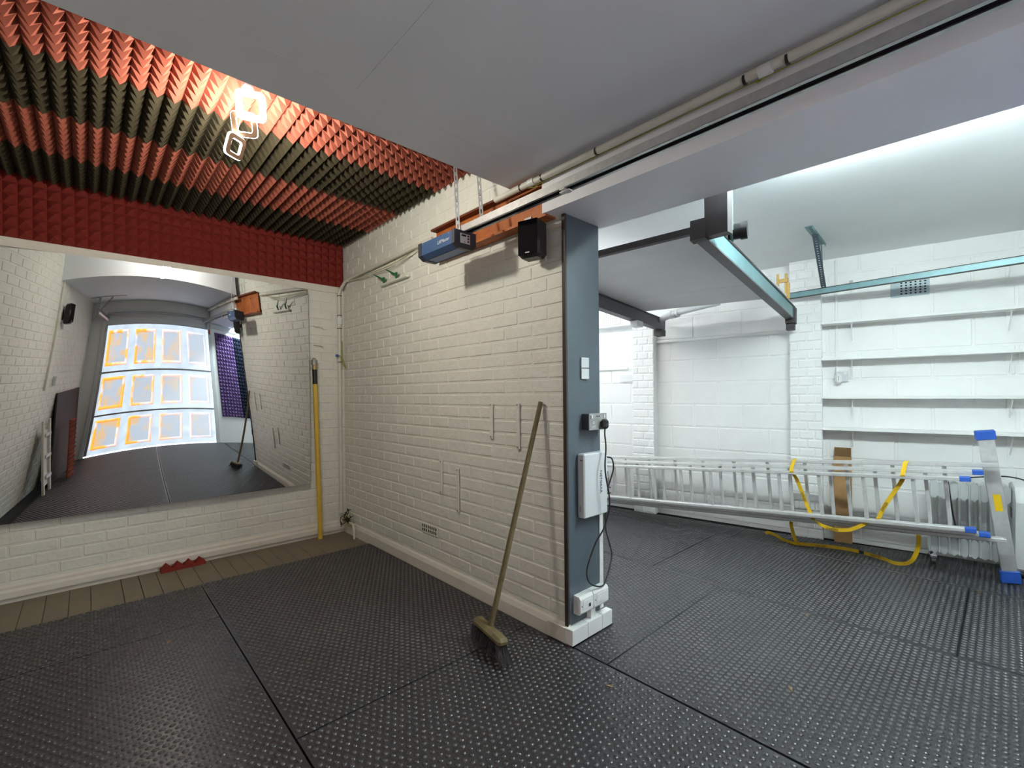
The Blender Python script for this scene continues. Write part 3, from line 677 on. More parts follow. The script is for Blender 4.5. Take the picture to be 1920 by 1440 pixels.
# network switch
ns = thing('network_switch', 'white network switch box fixed upright on the grey panel', 'network switch', (1.94, YP, .61))
MB().box(1.838, 2.036, YP - .048, YP - .0005, .612, .940, .006).build('case', 'plastic_light', ns)
text('lettering', 'NETGEAR', .027, frame((1.975, YP - .0484, .785), (0, 0, -1), (1, 0, 0), (0, -1, 0)), 'print_black', ns)
text('model_lettering', 'GS316', .011, frame((1.8376, YP - .02, .66), (0, 0, -1), (0, -1, 0), (-1, 0, 0)), 'print_black', ns)
for k in range(2): MB().box(1.8374, 1.8384, YP - .036 + k * .01, YP - .030 + k * .01, .905, .912).build('indicator', 'print_black', ns)
for k in range(4):
    r_ = k * .006
    MB().tube(smoothpath([(2.034, YP - .03, .80 - r_ * 2), (2.052, YP - .035, .828 - r_ * 2), (2.066 + r_ / 3, YP - .03, .79), (2.070, YP - .02, .72), (2.062 - r_ / 3, YP - .02, .66), (2.038, YP - .03, .63 + r_)]), .003, 6).build('network_lead', 'galv_dull', ns)
for z in (.735, .705, .675): MB().box(2.055, 2.084, YP - .035, YP - .01, z, z + .005).build('cable_tie', 'plastic_black', ns)
# low white sockets and trunking
for k, (x0_, x1_, hole) in enumerate(((1.800, 1.905, True), (1.910, 2.035, False))):
    t_ = thing('telephone_socket' if hole else 'data_socket', ('white box with one black port low on the grey panel' if hole else 'white blank data box low on the grey panel, right of the ported one'), 'socket', ((x0_ + x1_) / 2, YP, .13))
    P = [(0, 0), (.036, 0), (.046, .012), (.046, .078), (.036, .092), (0, .092)]
    MB().prism(P, x0_, x1_, frame((0, YP - .0005, .135), (0, -1, 0), (0, 0, 1), (1, 0, 0)) ).build('box', 'plastic_white', t_)
    MB().box(x0_ + .02, x1_ - .02, YP - .0485, YP - .0465, .160, .205, .001).build('face_plate', 'plastic_white', t_)
    MB().tube([(x0_ + .012, YP - .046, .18), (x0_ + .012, YP - .049, .18)], .003, 8).build('screw', 'plastic_darkgrey', t_)
    if hole: MB().box(1.865, 1.880, YP - .0495, YP - .0485, .165, .182).build('port', 'hole', t_)
tr = thing('trunking', 'white plastic mini trunking around the foot of the grey panel', 'trunking', (1.90, YP, 0))
for a, b in ((1.742, 1.865), (1.868, 1.985), (1.988, 2.075)): MB().box(a, b, YP - .042, YP - .001, .004, .082, .002).build('trunking_length', 'plastic_white', tr)
MB().box(1.738, 1.760, YP - .001, 1.62, .004, .082, .002).build('trunking_corner', 'plastic_offwhite', tr)
MB().box(1.905, 1.945, YP - .030, YP - .001, .082, .134, .002).build('trunking_riser', 'plastic_white', tr)

# ------------------------------------------------------------------ small things on the partition
XF = XP - .0065
for (y, za, zb, lb) in ((2.074, .985, 1.197, 'shorter of the two upper'), (1.846, .941, 1.199, 'longer of the two upper'), (2.603, .578, .806, 'shorter of the two lower'), (2.416, .486, .77, 'longer of the two lower')):
    t_ = thing('wall_strip', '%s white metal strips screwed to the partition wall' % lb, 'metal strip', (XF, y, za), 'metal strips on the partition')
    MB().box(XF - .010, XF - .0005, y - .014, y + .014, za, zb, .002).build('strip', 'paint_brick', t_)
    for z in (za + .012, zb - .012): MB().tube([(XF - .010, y, z), (XF - .013, y, z)], .005, 8).build('screw', 'galv_dull', t_)
vt = thing('air_brick', 'small white slotted air vent low in the partition wall', 'vent', (XF, 2.755, .305))
MB().box(XF - .006, XF - .0005, 2.655, 2.855, .268, .340, .002).build('vent_plate', 'paint_brick', vt)
for r in range(2):
    for k in range(8):
        y = 2.672 + k * .0238; MB().box(XF - .0068, XF - .0058, y - .006, y + .006, .280 + r * .028, .300 + r * .028).build('slot', 'hole', vt)
hk = thing('hook_rail', 'white hook rail with two green clips high on the partition', 'hook rail', (XF, 3.2, 2.13))
MB().box(XF - .03, XF - .0005, 3.00, 3.42, 2.120, 2.135, .003).build('rail', 'paint_brick', hk)
for y in (3.36, 3.16):
    c_ = MB().tube([(XF - .02, y, 2.137), (XF - .03, y - .015, 2.18)], .010, 8).build('clip', 'clip_green', hk)
    f = MB(); f.tube([(XF - .03, y - .01, 2.16), (XF - .06, y + .09, 2.215)], [.009, .004], 8); f.build('clip_arm', 'clip_green', hk)
# pegs on the back wall by the pole
for z, lb in ((1.865, 'upper'), (1.698, 'lower')):
    t_ = thing('wall_peg', '%s white peg on the back wall above the yellow pole' % lb, 'peg', (1.52, YB - .006, z), 'pegs above the yellow pole')
    MB().tube([(1.49, YB - .014, z + .002), (1.545, YB - .014, z)], .007, 8).build('peg_base', 'paint_brick', t_)
    MB().tube([(1.545, YB - .012, z), (1.560, YB - .05, z - .012)], .006, 8).build('peg_hook', 'paint_brick', t_)
# yellow pole
yp = thing('yellow_pole', 'tall yellow pole with black band leaning in the corner beside the mirror', 'pole', (1.505, 4.12, ZF))
p0, p1 = Vector((1.508, 4.118, ZF)), Vector((1.478, 4.150, 1.58)); L_ = lambda t_: tuple(p0.lerp(p1, t_))
MB().tube([L_(0), L_(.855)], .020, 14).build('shaft', 'pole_yellow', yp, True)
MB().tube([L_(.855), L_(.935)], .0205, 14).build('black_band', 'plastic_black', yp, True)
MB().tube([L_(.935), L_(.962)], .020, 14).build('collar', 'brass', yp, True)
MB().tube([L_(.962), L_(.985), L_(.990)], [.026, .026, .020], 14).build('ferrule', 'galv_dull', yp, True)
MB().tube([L_(.990), L_(1.0)], .012, 12).build('tip', 'brass', yp, True)

# broom
br = thing('broom', 'worn wooden broom standing on the mat and leaning on the partition', 'broom', (1.44, 1.71, 0))
hb, ht = Vector((1.447, 1.723, .115)), Vector((1.748, 1.660, 1.205))
MB().tube([hb - (ht - hb).normalized() * .03, hb.lerp(ht, .5), ht], [.0135, .014, .0125], 12).build('handle', 'wood_broom', br, True)
bx_ = Vector((-.16, -.985, -.04)).normalized(); by_ = Vector((0, 0, 1)).cross(bx_); by_ = (by_ + Vector((0, 0, -.15))).normalized(); by_ = (by_ - bx_ * by_.dot(bx_)).normalized()
MH = frame((1.432, 1.715, .095), bx_, by_, bx_.cross(by_))
MB(MH).box(-.130, .130, -.032, .032, -.018, .022, .014).build('head', 'wood_broom', br)
f = MB(MH); r_ = random.Random(3)
for i in range(22):
    for j in range(5):
        x = -.120 + .24 * i / 21; y = -.024 + .012 * j; dx, dy = r_.gauss(.004 + .05 * (i > 18), .012), r_.gauss(-.01, .008)
        for q in range(2):
            x_, y_ = x + r_.uniform(-.004, .004), y + r_.uniform(-.004, .004)
            f.tube([(x_, y_, -.016), (x_ + dx, y_ + dy, -.078 + r_.uniform(-.003, .008))], [.0028, .0012], 4)
tag(f.build('bristles', 'bristle', br), kind='stuff')

# ------------------------------------------------------------------ right hand room: lights
def batten(loc, ln, m, label, rz=0.0):
    t_ = thing('led_batten', label, 'light', loc); x, y, z = loc
    MB().box(x - .012, x + .012, y - ln / 2 + .1, y + ln / 2 - .1, z + .018, ZR, .002).build('base', 'plastic_white', t_)
    MB().box(x - .032, x + .032, y - ln / 2 + .01, y + ln / 2 - .01, z - .012, z + .018, .008).build('diffuser', m, t_)
    for s in (-1, 1): MB().box(x - .036, x + .036, y + s * ln / 2 - .008, y + s * ln / 2 + .008, z - .014, z + .018, .003).build('end_cap', 'plastic_white', t_)
    return t_
batten((2.40, .13, ZR - .045), 1.25, 'batten_led', 'slim cool white strip light on the ceiling beside the boxed beam')
batten((3.05, 3.05, ZR - .032), 1.5, 'batten_led_white', 'strip light on the ceiling behind the partition')

# shelves
for k, z in enumerate((.935, 1.195, 1.515, 1.815)):
    t_ = thing('wall_shelf', 'long white wall shelf, %s of the four behind the ladder' % ('lowest', 'second from the bottom', 'third from the bottom', 'topmost')[k], 'shelf', RW @ Vector((0, .01, z)), 'white wall shelves')
    MB(RW).box(-1.05, .696, .008, .145, z - .012, z + .010, .002).build('board', 'paint_block', t_)
    for s in (.495, -.40):
        f = MB(RW); f.box(s - .012, s + .012, .006, .012, z - .17, z - .012); f.box(s - .012, s + .012, .006, .125, z - .017, z - .012)
        f.prism([(.010, -.15), (.018, -.15), (.11, -.02), (.10, -.02)], s - .003, s + .003, frame((0, 0, z), (0, 1, 0), (0, 0, 1), (1, 0, 0)))
        f.build('bracket', 'paint_block', t_)
for s, lb in ((.497, 'left'), (-.40, 'right')):
    f = MB(RW); f.box(s - .012, s + .012, .006, .012, 1.99, 2.15); f.box(s - .012, s + .012, .006, .12, 2.145, 2.15)
    f.prism([(.010, 2.01), (.018, 2.01), (.105, 2.145), (.095, 2.145)], s - .003, s + .003, frame((0, 0, 0), (0, 1, 0), (0, 0, 1), (1, 0, 0)))
    tag(f.build('shelf_bracket', 'paint_block'), 'bare white shelf bracket above the topmost shelf, %s one' % lb, 'bracket', 'bare shelf brackets')
# perforated vent
vt = thing('perforated_vent', 'pale blue grey perforated vent cover under the steel track', 'vent', RW @ Vector((.13, .006, 2.0)))
MB(RW).box(.015, .245, .006, .014, 1.985, 2.135, .002).build('cover', 'vent_grey', vt)
for i in range(6):
    for j in range(6): s = .04 + i * .028; MB(RW).box(s - .006, s + .006, .0138, .0148, 2.003 + j * .021, 2.013 + j * .021).build('perforation', 'hole', vt)
# socket with plug in
sk = thing('plug_in_freshener', 'white plug in unit on a single socket by the pier', 'plug in unit', RW @ Vector((.57, .006, 1.32)))
MB(RW).box(.525, .611, .006, .030, 1.325, 1.411, .003).build('socket_plate', 'plastic_light', sk)
MB(RW).box(.565, .611, .030, .075, 1.312, 1.392, .014).build('unit', 'plastic_white', sk)
MB(RW).box(.585, .588, .0752, .0758, 1.335, 1.372).build('slot', 'plastic_darkgrey', sk)
MB(RW).box(.532, .552, .030, .034, 1.385, 1.405).build('switch', 'plastic_white', sk)
MB(RW).tube([(.60, .012, 1.411), (.60, .012, 2.35)], .010, 8).build('drop_pipe', 'paint_block', sk)
# socket and conduit far left behind the panel
sk = thing('wall_socket', 'white double socket on the far wall beyond the grey panel', 'socket', RW @ Vector((2.48, .006, 1.38)))
MB(RW).box(2.40, 2.55, .005, .030, 1.365, 1.445, .003).build('plate', 'plastic_white', sk)
for s in (2.425, 2.525): MB(RW).box(s - .006, s + .006, .030, .034, 1.418, 1.434).build('switch', 'plastic_white', sk)
tag(MB(RW).box(2.46, 3.2, .006, .03, 1.50, 1.53, .004).build('ledge', 'paint_block'), 'thin white ledge on the far wall above the double socket', 'ledge')
tag(MB(RW).box(2.37, 3.4, .006, .13, 1.965, 1.985, .003).build('corner_shelf', 'paint_block'), 'white shelf under the dotted vent beyond the grey panel', 'shelf')
vt = thing('dotted_vent', 'white dotted vent high on the far wall beyond the grey panel', 'vent', RW @ Vector((2.65, .006, 2.05)))
MB(RW).box(2.55, 2.78, .006, .014, 2.01, 2.16, .002).build('cover', 'plastic_white', vt)
for i in range(7):
    for j in range(6): s = .035 + i * .026; MB(RW).box(2.55 + s - .005, 2.55 + s + .005, .0138, .0148, 2.03 + j * .021, 2.04 + j * .021).build('perforation', 'galv_dull', vt)

# ------------------------------------------------------------------ loft platform on beams
def lz(x): return 2.143 - .065 * x
def lofted(name, label, pts, m):      # vertical-sided slab following the slope
    pass
pf = thing('loft_platform', 'white boarded storage platform on steel beams in the right hand room', 'platform', (2.8, 1.4, 2.0))
def slab(poly, z_off, th, name, m, parent):
    n = len(poly); vs = [(x, y, lz(x) + z_off) for x, y in poly] + [(x, y, lz(x) + z_off + th) for x, y in poly]
    fs = [tuple(range(n))[::-1], tuple(range(n, 2 * n))] + [(i, (i + 1) % n, (i + 1) % n + n, i + n) for i in range(n)]
    return MB().add(vs, fs).build(name, m, parent)
slab([(2.405, 1.06), (3.540, 1.12), (3.380, 2.36), (2.32, 2.36)], .114, .018, 'board', 'loft_board', pf)
slab([(3.545, 1.12), (4.050, 1.17), (3.815, 2.38), (3.385, 2.36)], .114, .018, 'board', 'loft_board', pf)
slab([(3.536, 1.12), (3.549, 1.12), (3.389, 2.36), (3.376, 2.36)], .122, .006, 'joint_strip', 'steel_dark', pf)
slab([(2.375, 1.04), (2.405, 1.04), (2.320, 2.36), (2.290, 2.36)], .104, .036, 'edge_batten', 'steel_dark', pf)
def ibeam(name, label, a, b, w, h, mats, post=None, zoff=0.0):
    a = Vector((a[0], a[1], lz(a[0]) + zoff)); b = Vector((b[0], b[1], lz(b[0]) + zoff)); t_ = thing(name, label, 'beam', a)
    e = (b - a); ln = e.length; e.normalize(); u = Vector((e.y, -e.x, 0)).normalized(); M = frame(a, e, -u, e.cross(-u))
    MB(M).box(0, ln, -w / 2, w / 2, 0, .010).build('flange', mats[0], t_)
    MB(M).box(0, ln, -w / 2, w / 2, h - .010, h).build('flange', mats[1], t_)
    MB(M).box(0, ln, -w / 2, -w / 2 + .006, .010, h - .010).build('web', mats[2], t_)
    MB(M).box(0, ln, -w / 2 - .006, -w / 2, h - .012, h).build('top_lip', 'steel_dark', t_)
    return t_, M, ln
tA, M, ln = ibeam('loft_beam', 'teal steel beam with a dark end post, carrying the right edge of the platform', (2.24, 1.02), (4.41, 1.245), .058, .110, ('steel_grey', 'steel_teal', 'steel_teal'))
MB(M).box(-.035, .02, -.029, .046, 0, .100).build('end_block', 'steel_dark', tA)
MB().box(2.215, 2.275, .885, .995, lz(2.24) + .008, ZR).build('hanging_post', 'steel_dark', tA)
MB().box(2.275, 2.281, .885, .997, lz(2.24) + .03, ZR).build('post_plate', 'steel_teal', tA)
MB(M).box(ln - .06, ln + .03, -.04, .03, -.035, .10).build('end_bracket', 'steel_dark', tA)
MB(M).box(ln - .03, ln + .035, -.03, .03, -.085, -.035).build('bearing_block', 'steel_dark', tA)
tB, M, ln = ibeam('loft_beam', 'grey steel beam carrying the far edge of the platform beside the grey panel', (2.05, 2.215), (4.24, 2.345), .07, .110, ('steel_grey', 'steel_grey', 'steel_grey'))
MB(M).box(ln - .09, ln + .0, -.04, .04, -.06, .0).build('bearing_block', 'steel_dark', tB)
jb = MB(M).box(ln - .60, ln - .50, -.06, .02, -.055, -.002, .004).build('beam_clamp', 'plastic_light'); tag(jb, 'small pale clamp box under the grey loft beam', 'clamp')
# things lying on the loft
zl = lambda x: lz(x) + .022
po = thing('telescopic_pole', 'black telescopic pole with a yellow ring on the edge of the platform', 'pole', (2.12, 1.3, 2.06))
zp = lz(2.40) + .114 + .018 + .013
MB().tube([(2.418, 1.16, zp), (2.345, 2.2, zp + .004)], .012, 10).build('shaft', 'plastic_black', po, True)
MB().tube([(2.4125, 1.24, zp), (2.410, 1.275, zp)], .0135, 10).build('ring', 'strap_yellow', po, True)
MB().tube([(2.418, 1.16, zp), (2.423, 1.09, zp)], [.007, .006], 8).build('tip', 'galv_dull', po, True)
cy = thing('black_tube', 'stub of a black ribbed tube beside the dark loft post', 'tube', (2.345, .90, 2.0))
MB().tube([(2.335, .93, 2.036), (2.352, .87, 2.036)], .038, 16).build('tube_body', 'plastic_black', cy, True)
MB().tube([(2.350, .877, 2.036), (2.358, .848, 2.036)], .043, 16).build('tube_collar', 'plastic_black', cy, True)
MB().tube([(2.338, .918, 2.036), (2.341, .908, 2.036)], .045, 16).build('tube_flange', 'steel_teal', cy, True)
pp = thing('plastic_duct', 'white plastic duct bend lying on the platform by the wall', 'duct', (3.95, 1.22, 1.99))
MB().tube(smoothpath([(3.72, 1.38, 2.06), (3.86, 1.33, 2.07), (3.95, 1.28, 2.10), (3.98, 1.26, 2.15)]), .035, 12).build('duct_bend', 'plastic_light', pp, True)
wf = thing('wooden_frame', 'small pale pine frame standing on the end of the teal beam', 'frame', (4.1, 1.2, 2.0))
for k, (x, y) in enumerate(((4.06, 1.235), (4.09, 1.185))):
    MB().box(x - .008, x + .008, y - .008, y + .008, 1.985, 2.185).build('upright', 'wood_pine', wf)
MB().box(4.068, 4.082, 1.165, 1.245, 2.115, 2.145).build('rail', 'wood_pine', wf); MB().box(4.085, 4.10, 1.160, 1.176, 1.985, 2.11).build('short_upright', 'wood_pine', wf)
pp = thing('waste_pipe', 'pale flexible pipe with a ribbed coupling behind the grey loft beam', 'pipe', (4.0, 2.2, 1.97))
f = [(4.16, 2.34, 1.955), (4.10, 2.18, 1.985), (4.12, 2.0, 2.02), (4.20, 1.75, 2.06)]
MB().tube(smoothpath(f), .030, 12).build('pipe', 'plastic_light', pp, True)
for k in range(3): y = 2.17 - k * .03; MB().tube([(4.10, y, 1.987 + k * .004), (4.10, y - .014, 1.989 + k * .004)], .039, 12).build('coupling_ring', 'plastic_light', pp, True)

# steel track and its hanger
tk = thing('door_track', 'long teal steel track crossing above the shelves', 'track', (4.3, .6, 2.04))
a, b = Vector((4.40, 1.25, 1.990)), Vector((4.36, YF + .02, 2.055)); a.z = 2.035; b.z = 2.055
e = (b - a); ln = e.length; e.normalize(); M = frame(a, e, (e.y, -e.x, 0), Vector(e).cross(Vector((e.y, -e.x, 0))))
M = frame(a, e, Vector((0, 0, 1)).cross(e), (0, 0, 1))
MB(M).box(0, ln, -.012, -.009, 0, .048).build('web', 'steel_teal', tk); MB(M).box(0, ln, -.012, .022, .045, .048).build('flange', 'steel_dark', tk); MB(M).box(0, ln, -.012, .022, 0, .003).build('flange', 'steel_dark', tk)
MB(M).box(0, ln, -.016, -.012, -.001, .004).build('lip', 'steel_dark', tk); MB(M).box(0, ln, -.016, -.012, .044, .049).build('lip', 'steel_dark', tk)
def slotted(p, q, wdir, w, m, name, parent, hole=.011, pitch=.028):
    p, q = Vector(p), Vector(q); t_ = (q - p); ln = t_.length; t_.normalize(); u_ = Vector(wdir); u_ = (u_ - t_ * u_.dot(t_)).normalized()
    M = frame(p, u_, t_, u_.cross(t_)); f = MB(M); iw = hole / 2
    f.box(-w / 2, -iw, 0, ln, -.0015, .0015); f.box(iw, w / 2, 0, ln, -.0015, .0015)
    k = max(2, int(ln / pitch))
    for i in range(k + 1): y = max(0, min(ln - .001, i * ln / k - .006)); f.box(-iw, iw, y, min(ln, y + pitch - hole), -.0015, .0015)
    return f.build(name, m, parent)
hg = thing('track_hanger', 'slotted galvanised angle hanger between ceiling and teal track', 'hanger', (4.0, .95, ZR))
slotted((3.60, .905, ZR - .003), (4.12, .945, ZR - .003), (0, 1, 0), .045, 'galv_teal', 'ceiling_angle', hg)
slotted((3.60, .882, ZR - .003), (4.12, .922, ZR - .003), (0, 0, 1), .04, 'galv_teal', 'angle_leg', hg)
slotted((3.76, .905, ZR - .02), (4.37, .995, 2.085), (-.3, -1, 0), .036, 'steel_slate', 'hanger_strip', hg)
MB().tube([(4.05, .935, ZR - .02), (4.38, 1.0, 2.11)], .005, 6).build('brace', 'galv_teal', hg)

# ------------------------------------------------------------------ ladder lying on its side
LO = Vector((4.153, .080, .5435)); LE = Vector((-.0444, .999, -.072)).normalized(); LMn = Vector((-.999, -.0444, 0)).normalized(); LU = LE.cross(LMn) * 1.0
if LU.z < 0: LU = -LU
LM = frame(LO, LE, LMn, LE.cross(LMn))
la = thing('extension_ladder', 'long three part aluminium ladder lying on its side along the block wall', 'ladder', LO)
secs = [(-.065, 0.0, .230, 4.00), (.035, .068, .192, 3.98), (.095, .134, .157, 3.96)]
for k, (s0, yo, hw, s1) in enumerate(secs):
    for sg in (1, -1):
        st_ = MB(LM).box(s0, s1, yo - .030, yo + .030, sg * hw - .0115, sg * hw + .0115, .003).build('stile', 'alu', la)
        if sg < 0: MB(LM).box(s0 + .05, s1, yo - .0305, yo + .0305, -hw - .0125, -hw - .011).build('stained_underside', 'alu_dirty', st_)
        if k > 0: MB(LM).box(s0 - .030, s0 + .022, yo - .0315, yo + .0315, sg * hw - .014, sg * hw + .014, .003).build('end_plug', 'blue_plastic', st_)
    s = (.184, .277, .337)[k]
    while s < s1 - .05:
        MB(LM).box(s - .011, s + .011, yo - .011, yo + .011, -hw + .0115, hw - .0115, .003).build('rung', 'alu', la); s += .265
bar0, bar1 = Vector((4.345, -.012, .056)), Vector((4.240, .092, .958)); e = (bar1 - bar0); ln = e.length; e.normalize(); u = Vector((-.15, .985, 0)); u = (u - e * u.dot(e)).normalized()
M = frame(bar0, u, e, u.cross(e))
sb = MB(M).box(-.037, .037, 0, ln, -.018, .018, .003).build('stabiliser_bar', 'alu', la)
MB(M).box(-.047, .047, -.047, .032, -.025, .025, .004).build('end_foot', 'blue_plastic', sb); MB(M).box(-.047, .047, ln - .03, ln + .028, -.025, .025, .004).build('end_foot', 'blue_plastic', sb)
wdir = M.to_3x3() @ Vector((0, 0, 1)); sgn = 1 if wdir.dot(LMn) > 0 else -1
stk = MB(M).box(-.020, .016, ln * .46, ln * .58, sgn * .0182 - .0003, sgn * .0182 + .0003).build('warning_sticker', 'sticker_yellow', sb)
for k in range(3): MB(M).box(-.012 + k * .007, -.009 + k * .007, ln * .475, ln * (.53 - .01 * k), sgn * .0187 - .0002, sgn * .0187 + .0002).build('sticker_print', 'print_black', stk)
# yellow straps on the ladder
def lad(s, m, u_): return LM @ Vector((s, m, u_))
yw = thing('strap_upper', 'yellow printed strap hanging in a loop from the front of the ladder', 'strap', (3.96, .85, .25))
yw.name = 'ratchet_strap'
fr = .134 + .036
upd = Vector((0, 0, 1))
def strap_seg(pts, nr, parent, nm='webbing'):
    P = smoothpath(pts, 6); N_ = []
    for i in range(len(pts) - 1): N_ += [Vector(nr[i]).lerp(Vector(nr[i + 1]), k / 6) for k in range(6)]
    return MB().ribbon(P, N_ + [Vector(nr[-1])], .025).build(nm, 'strap_yellow', parent)
tan = Vector(LE)
strap_seg([lad(1.045, -.02, .245), lad(1.04, .05, .236), lad(1.035, .168, .172), lad(1.02, .100, .10), lad(.965, .100, -.10), lad(.945, .100, -.155)], [tan] * 6, yw)
strap_seg([lad(.945, .100, -.165), (3.985, .985, .290), (3.965, .93, .262), (3.965, .85, .246), (3.970, .76, .262), (3.978, .66, .330), lad(.545, .100, -.14)], [tan, (-.1, 1, .3), (0, .3, 1), upd, (0, -.3, 1), (0, -.8, 1), (0, -.9, .5)], yw)
strap_seg([lad(.545, .100, -.15), lad(.50, .100, -.05), lad(.40, .100, .12), lad(.385, .168, .172), lad(.375, .05, .236), lad(.37, -.02, .245)], [tan] * 6, yw)
text('lettering', 'ZARGES', .021, frame((3.9615, .862, .2470), (0, -1, .03), (0, -.03, -1), (-1, 0, 0)), 'print_black', yw)
e_ = (lad(.98, .100, -.04) - lad(1.02, .100, .10)).normalized()
text('lettering', 'ZARGES', .020, frame(lad(.985, .103, -.03), e_, LMn.cross(e_), LMn), 'print_black', yw)
e_ = (lad(.52, .100, -.09) - lad(.45, .100, .04)).normalized()
text('lettering', 'ZARGES', .020, frame(lad(.505, .104, -.06), -e_, LMn.cross(-e_), LMn), 'print_black', yw)
yl = thing('trailing_strap', 'yellow printed strap trailing from under the ladder onto the mat', 'strap', (4.1, .9, .0))
strap_seg([lad(1.10, .03, -.245), (4.10, 1.165, .18), (4.13, 1.145, .06), (4.19, 1.145, .022), (4.215, 1.18, .012), (4.24, 1.26, .014), (4.28, 1.34, .030), (4.30, 1.40, .034), (4.30, 1.42, .02)], [tan, tan, tan, (0.2, 1, .6), (-.3, 0, 1), upd, upd, upd, upd], yl)
strap_seg([(4.205, 1.16, .016), (4.24, 1.08, .018), (4.30, .96, .018), (4.33, .85, .018), (4.32, .74, .018), (4.27, .62, .018), (4.20, .53, .024), (4.13, .45, .075), (4.11, .41, .18), lad(.345, .03, -.245)],
          [upd, upd, upd, upd, upd, upd, upd, (-.2, .9, .7), tan, tan], yl)
text('lettering', 'ZARGES', .021, frame((4.263, 1.01, .018), (.42, -.9, 0), (0, 0, 1), (-.9, -.42, 0)) @ Matrix.Translation((0, 0, .0012)), 'print_black', yl)
text('lettering', 'ZARGES', .021, frame((4.292, .665, .019), (-.40, -.92, 0), (0, 0, 1), (-.92, .40, 0)) @ Matrix.Translation((0, 0, .0022)), 'print_black', yl)
MB(frame((4.322, .755, .018), (-.15, -.99, 0), (0, 0, 1), (-.99, .15, 0))).box(-.016, .016, -.0125, .0125, .0008, .0022).build('print_mark', 'print_black', yl)

# cardboard box
cb = thing('cardboard_box', 'tall narrow open cardboard box standing behind the ladder', 'box', RW @ Vector((.565, .07, 0)))
c0, c1 = .504, .624
f = MB(RW); f.box(c0, c1, .03, .033, 0, .70); f.box(c0, c0 + .003, .033, .105, 0, .70); f.box(c1 - .003, c1, .033, .105, 0, .70); f.box(c0, c1, .105, .108, 0, .70); f.box(c0, c1, .033, .105, 0, .003)
f.build('carton', 'cardboard', cb)
MB(RW).box(c0 + .004, c1 - .004, .030, .033, .70, .775, .001).build('flap', 'cardboard_dark', cb)
MB(RW).box(c0 + .036, c1 - .045, .0332, .0338, .763, .767).build('slot', 'cardboard', cb)

# oil filled radiator
ra = thing('oil_radiator', 'white oil filled radiator standing behind the end of the ladder', 'radiator', RW @ Vector((-.17, .20, 0)))
fs_ = [.045 - k * .052 for k in range(8)]
for s in fs_:
    f = MB(RW); f.box(s - .005, s + .005, .145, .255, .075, .585, .004); f.build('fin', 'radiator', ra)
    for z in (.13, .53):
        f = MB(RW); f.prism([(.022, -.045), (.0, -.07), (-.022, -.045), (-.022, .045), (0, .07), (.022, .045)], .165, .235, frame((s - .026, 0, z), (1, 0, 0), (0, 0, 1), (0, -1, 0)) @ Matrix.Scale(-1, 4, (0, 0, 1)))
        f.build('oil_chamber', 'radiator', ra)
f = MB(RW); prof = [(.10, .06), (.30, .06), (.31, .30), (.33, .50), (.30, .60), (.22, .625), (.14, .60), (.10, .45)]
f.prism(prof, -.50, -.372, frame((0, 0, 0), (0, 1, 0), (0, 0, 1), (1, 0, 0))); f.build('control_box', 'plastic_white', ra)
for k in range(7): MB(RW).box(-.3725, -.3710, .17, .23, .38 + k * .010, .384 + k * .010).build('vent_slot', 'plastic_darkgrey', ra)
MB(RW).tube([(-.478, .25, .40), (-.49, .25, .40)], .02, 12).build('dial', 'plastic_light', ra, True)
for s in (.03, -.40):
    MB(RW).box(s - .02, s + .02, .09, .31, .045, .065, .003).build('foot_bar', 'chrome', ra)
    for y in (.10, .30): MB(RW).tube([(s - .012, y, .024), (s + .012, y, .024)], .024, 12).build('castor', 'plastic_black', ra, True)
MB(RW).tube(smoothpath([(-.05, .285, .60), (-.06, .29, .50), (-.075, .29, .36), (-.09, .30, .27)]), .005, 6).build('flex', 'plastic_black', ra, True)
MB(RW).box(-.115, -.065, .285, .325, .235, .275, .008).build('plug', 'plastic_black', ra)
MB(RW).tube(smoothpath([(-.05, .28, .61), (-.20, .25, .64), (-.38, .20, .65), (-.55, .15, .58), (-.75, .12, .47)]), .005, 6).build('flex', 'plastic_black', ra, True)
# bits on the mats
for k, (x, y, a_) in enumerate(((2.93, .76, .3), (4.02, .12, 1.2), (2.15, .62, .8), (1.62, 1.15, 2.0), (0.3, 2.9, 1.0))):
    f = MB(Matrix.Translation((x, y, .0055)) @ Matrix.Rotation(a_, 4, 'Z')); f.add([(-.018, 0, 0), (0, -.006, .002), (.018, 0, .001), (0, .006, .003)], [(0, 1, 2, 3)]); f.add([(-.018, 0, -.001), (0, -.006, .001), (.018, 0, 0), (0, .006, .002)], [(3, 2, 1, 0)])
    tag(f.build('wood_chip', 'leaf'), 'pale wood chip lying on the %s' % ('large mat in the right hand room', 'mat by the ladder foot', 'right foreground mat', 'mat in front of the broom', 'mat below the mirror'), 'debris') if False else tag(f.build('wood_chip', 'leaf'), ('pale wood chip on the large mat in the right hand room', 'brown wood chip on the mat by the ladder foot', 'small wood chip on the right foreground mat', 'tiny wood chip on the mat in front of the broom', 'pale speck of wood on the mat below the mirror')[k], 'debris')

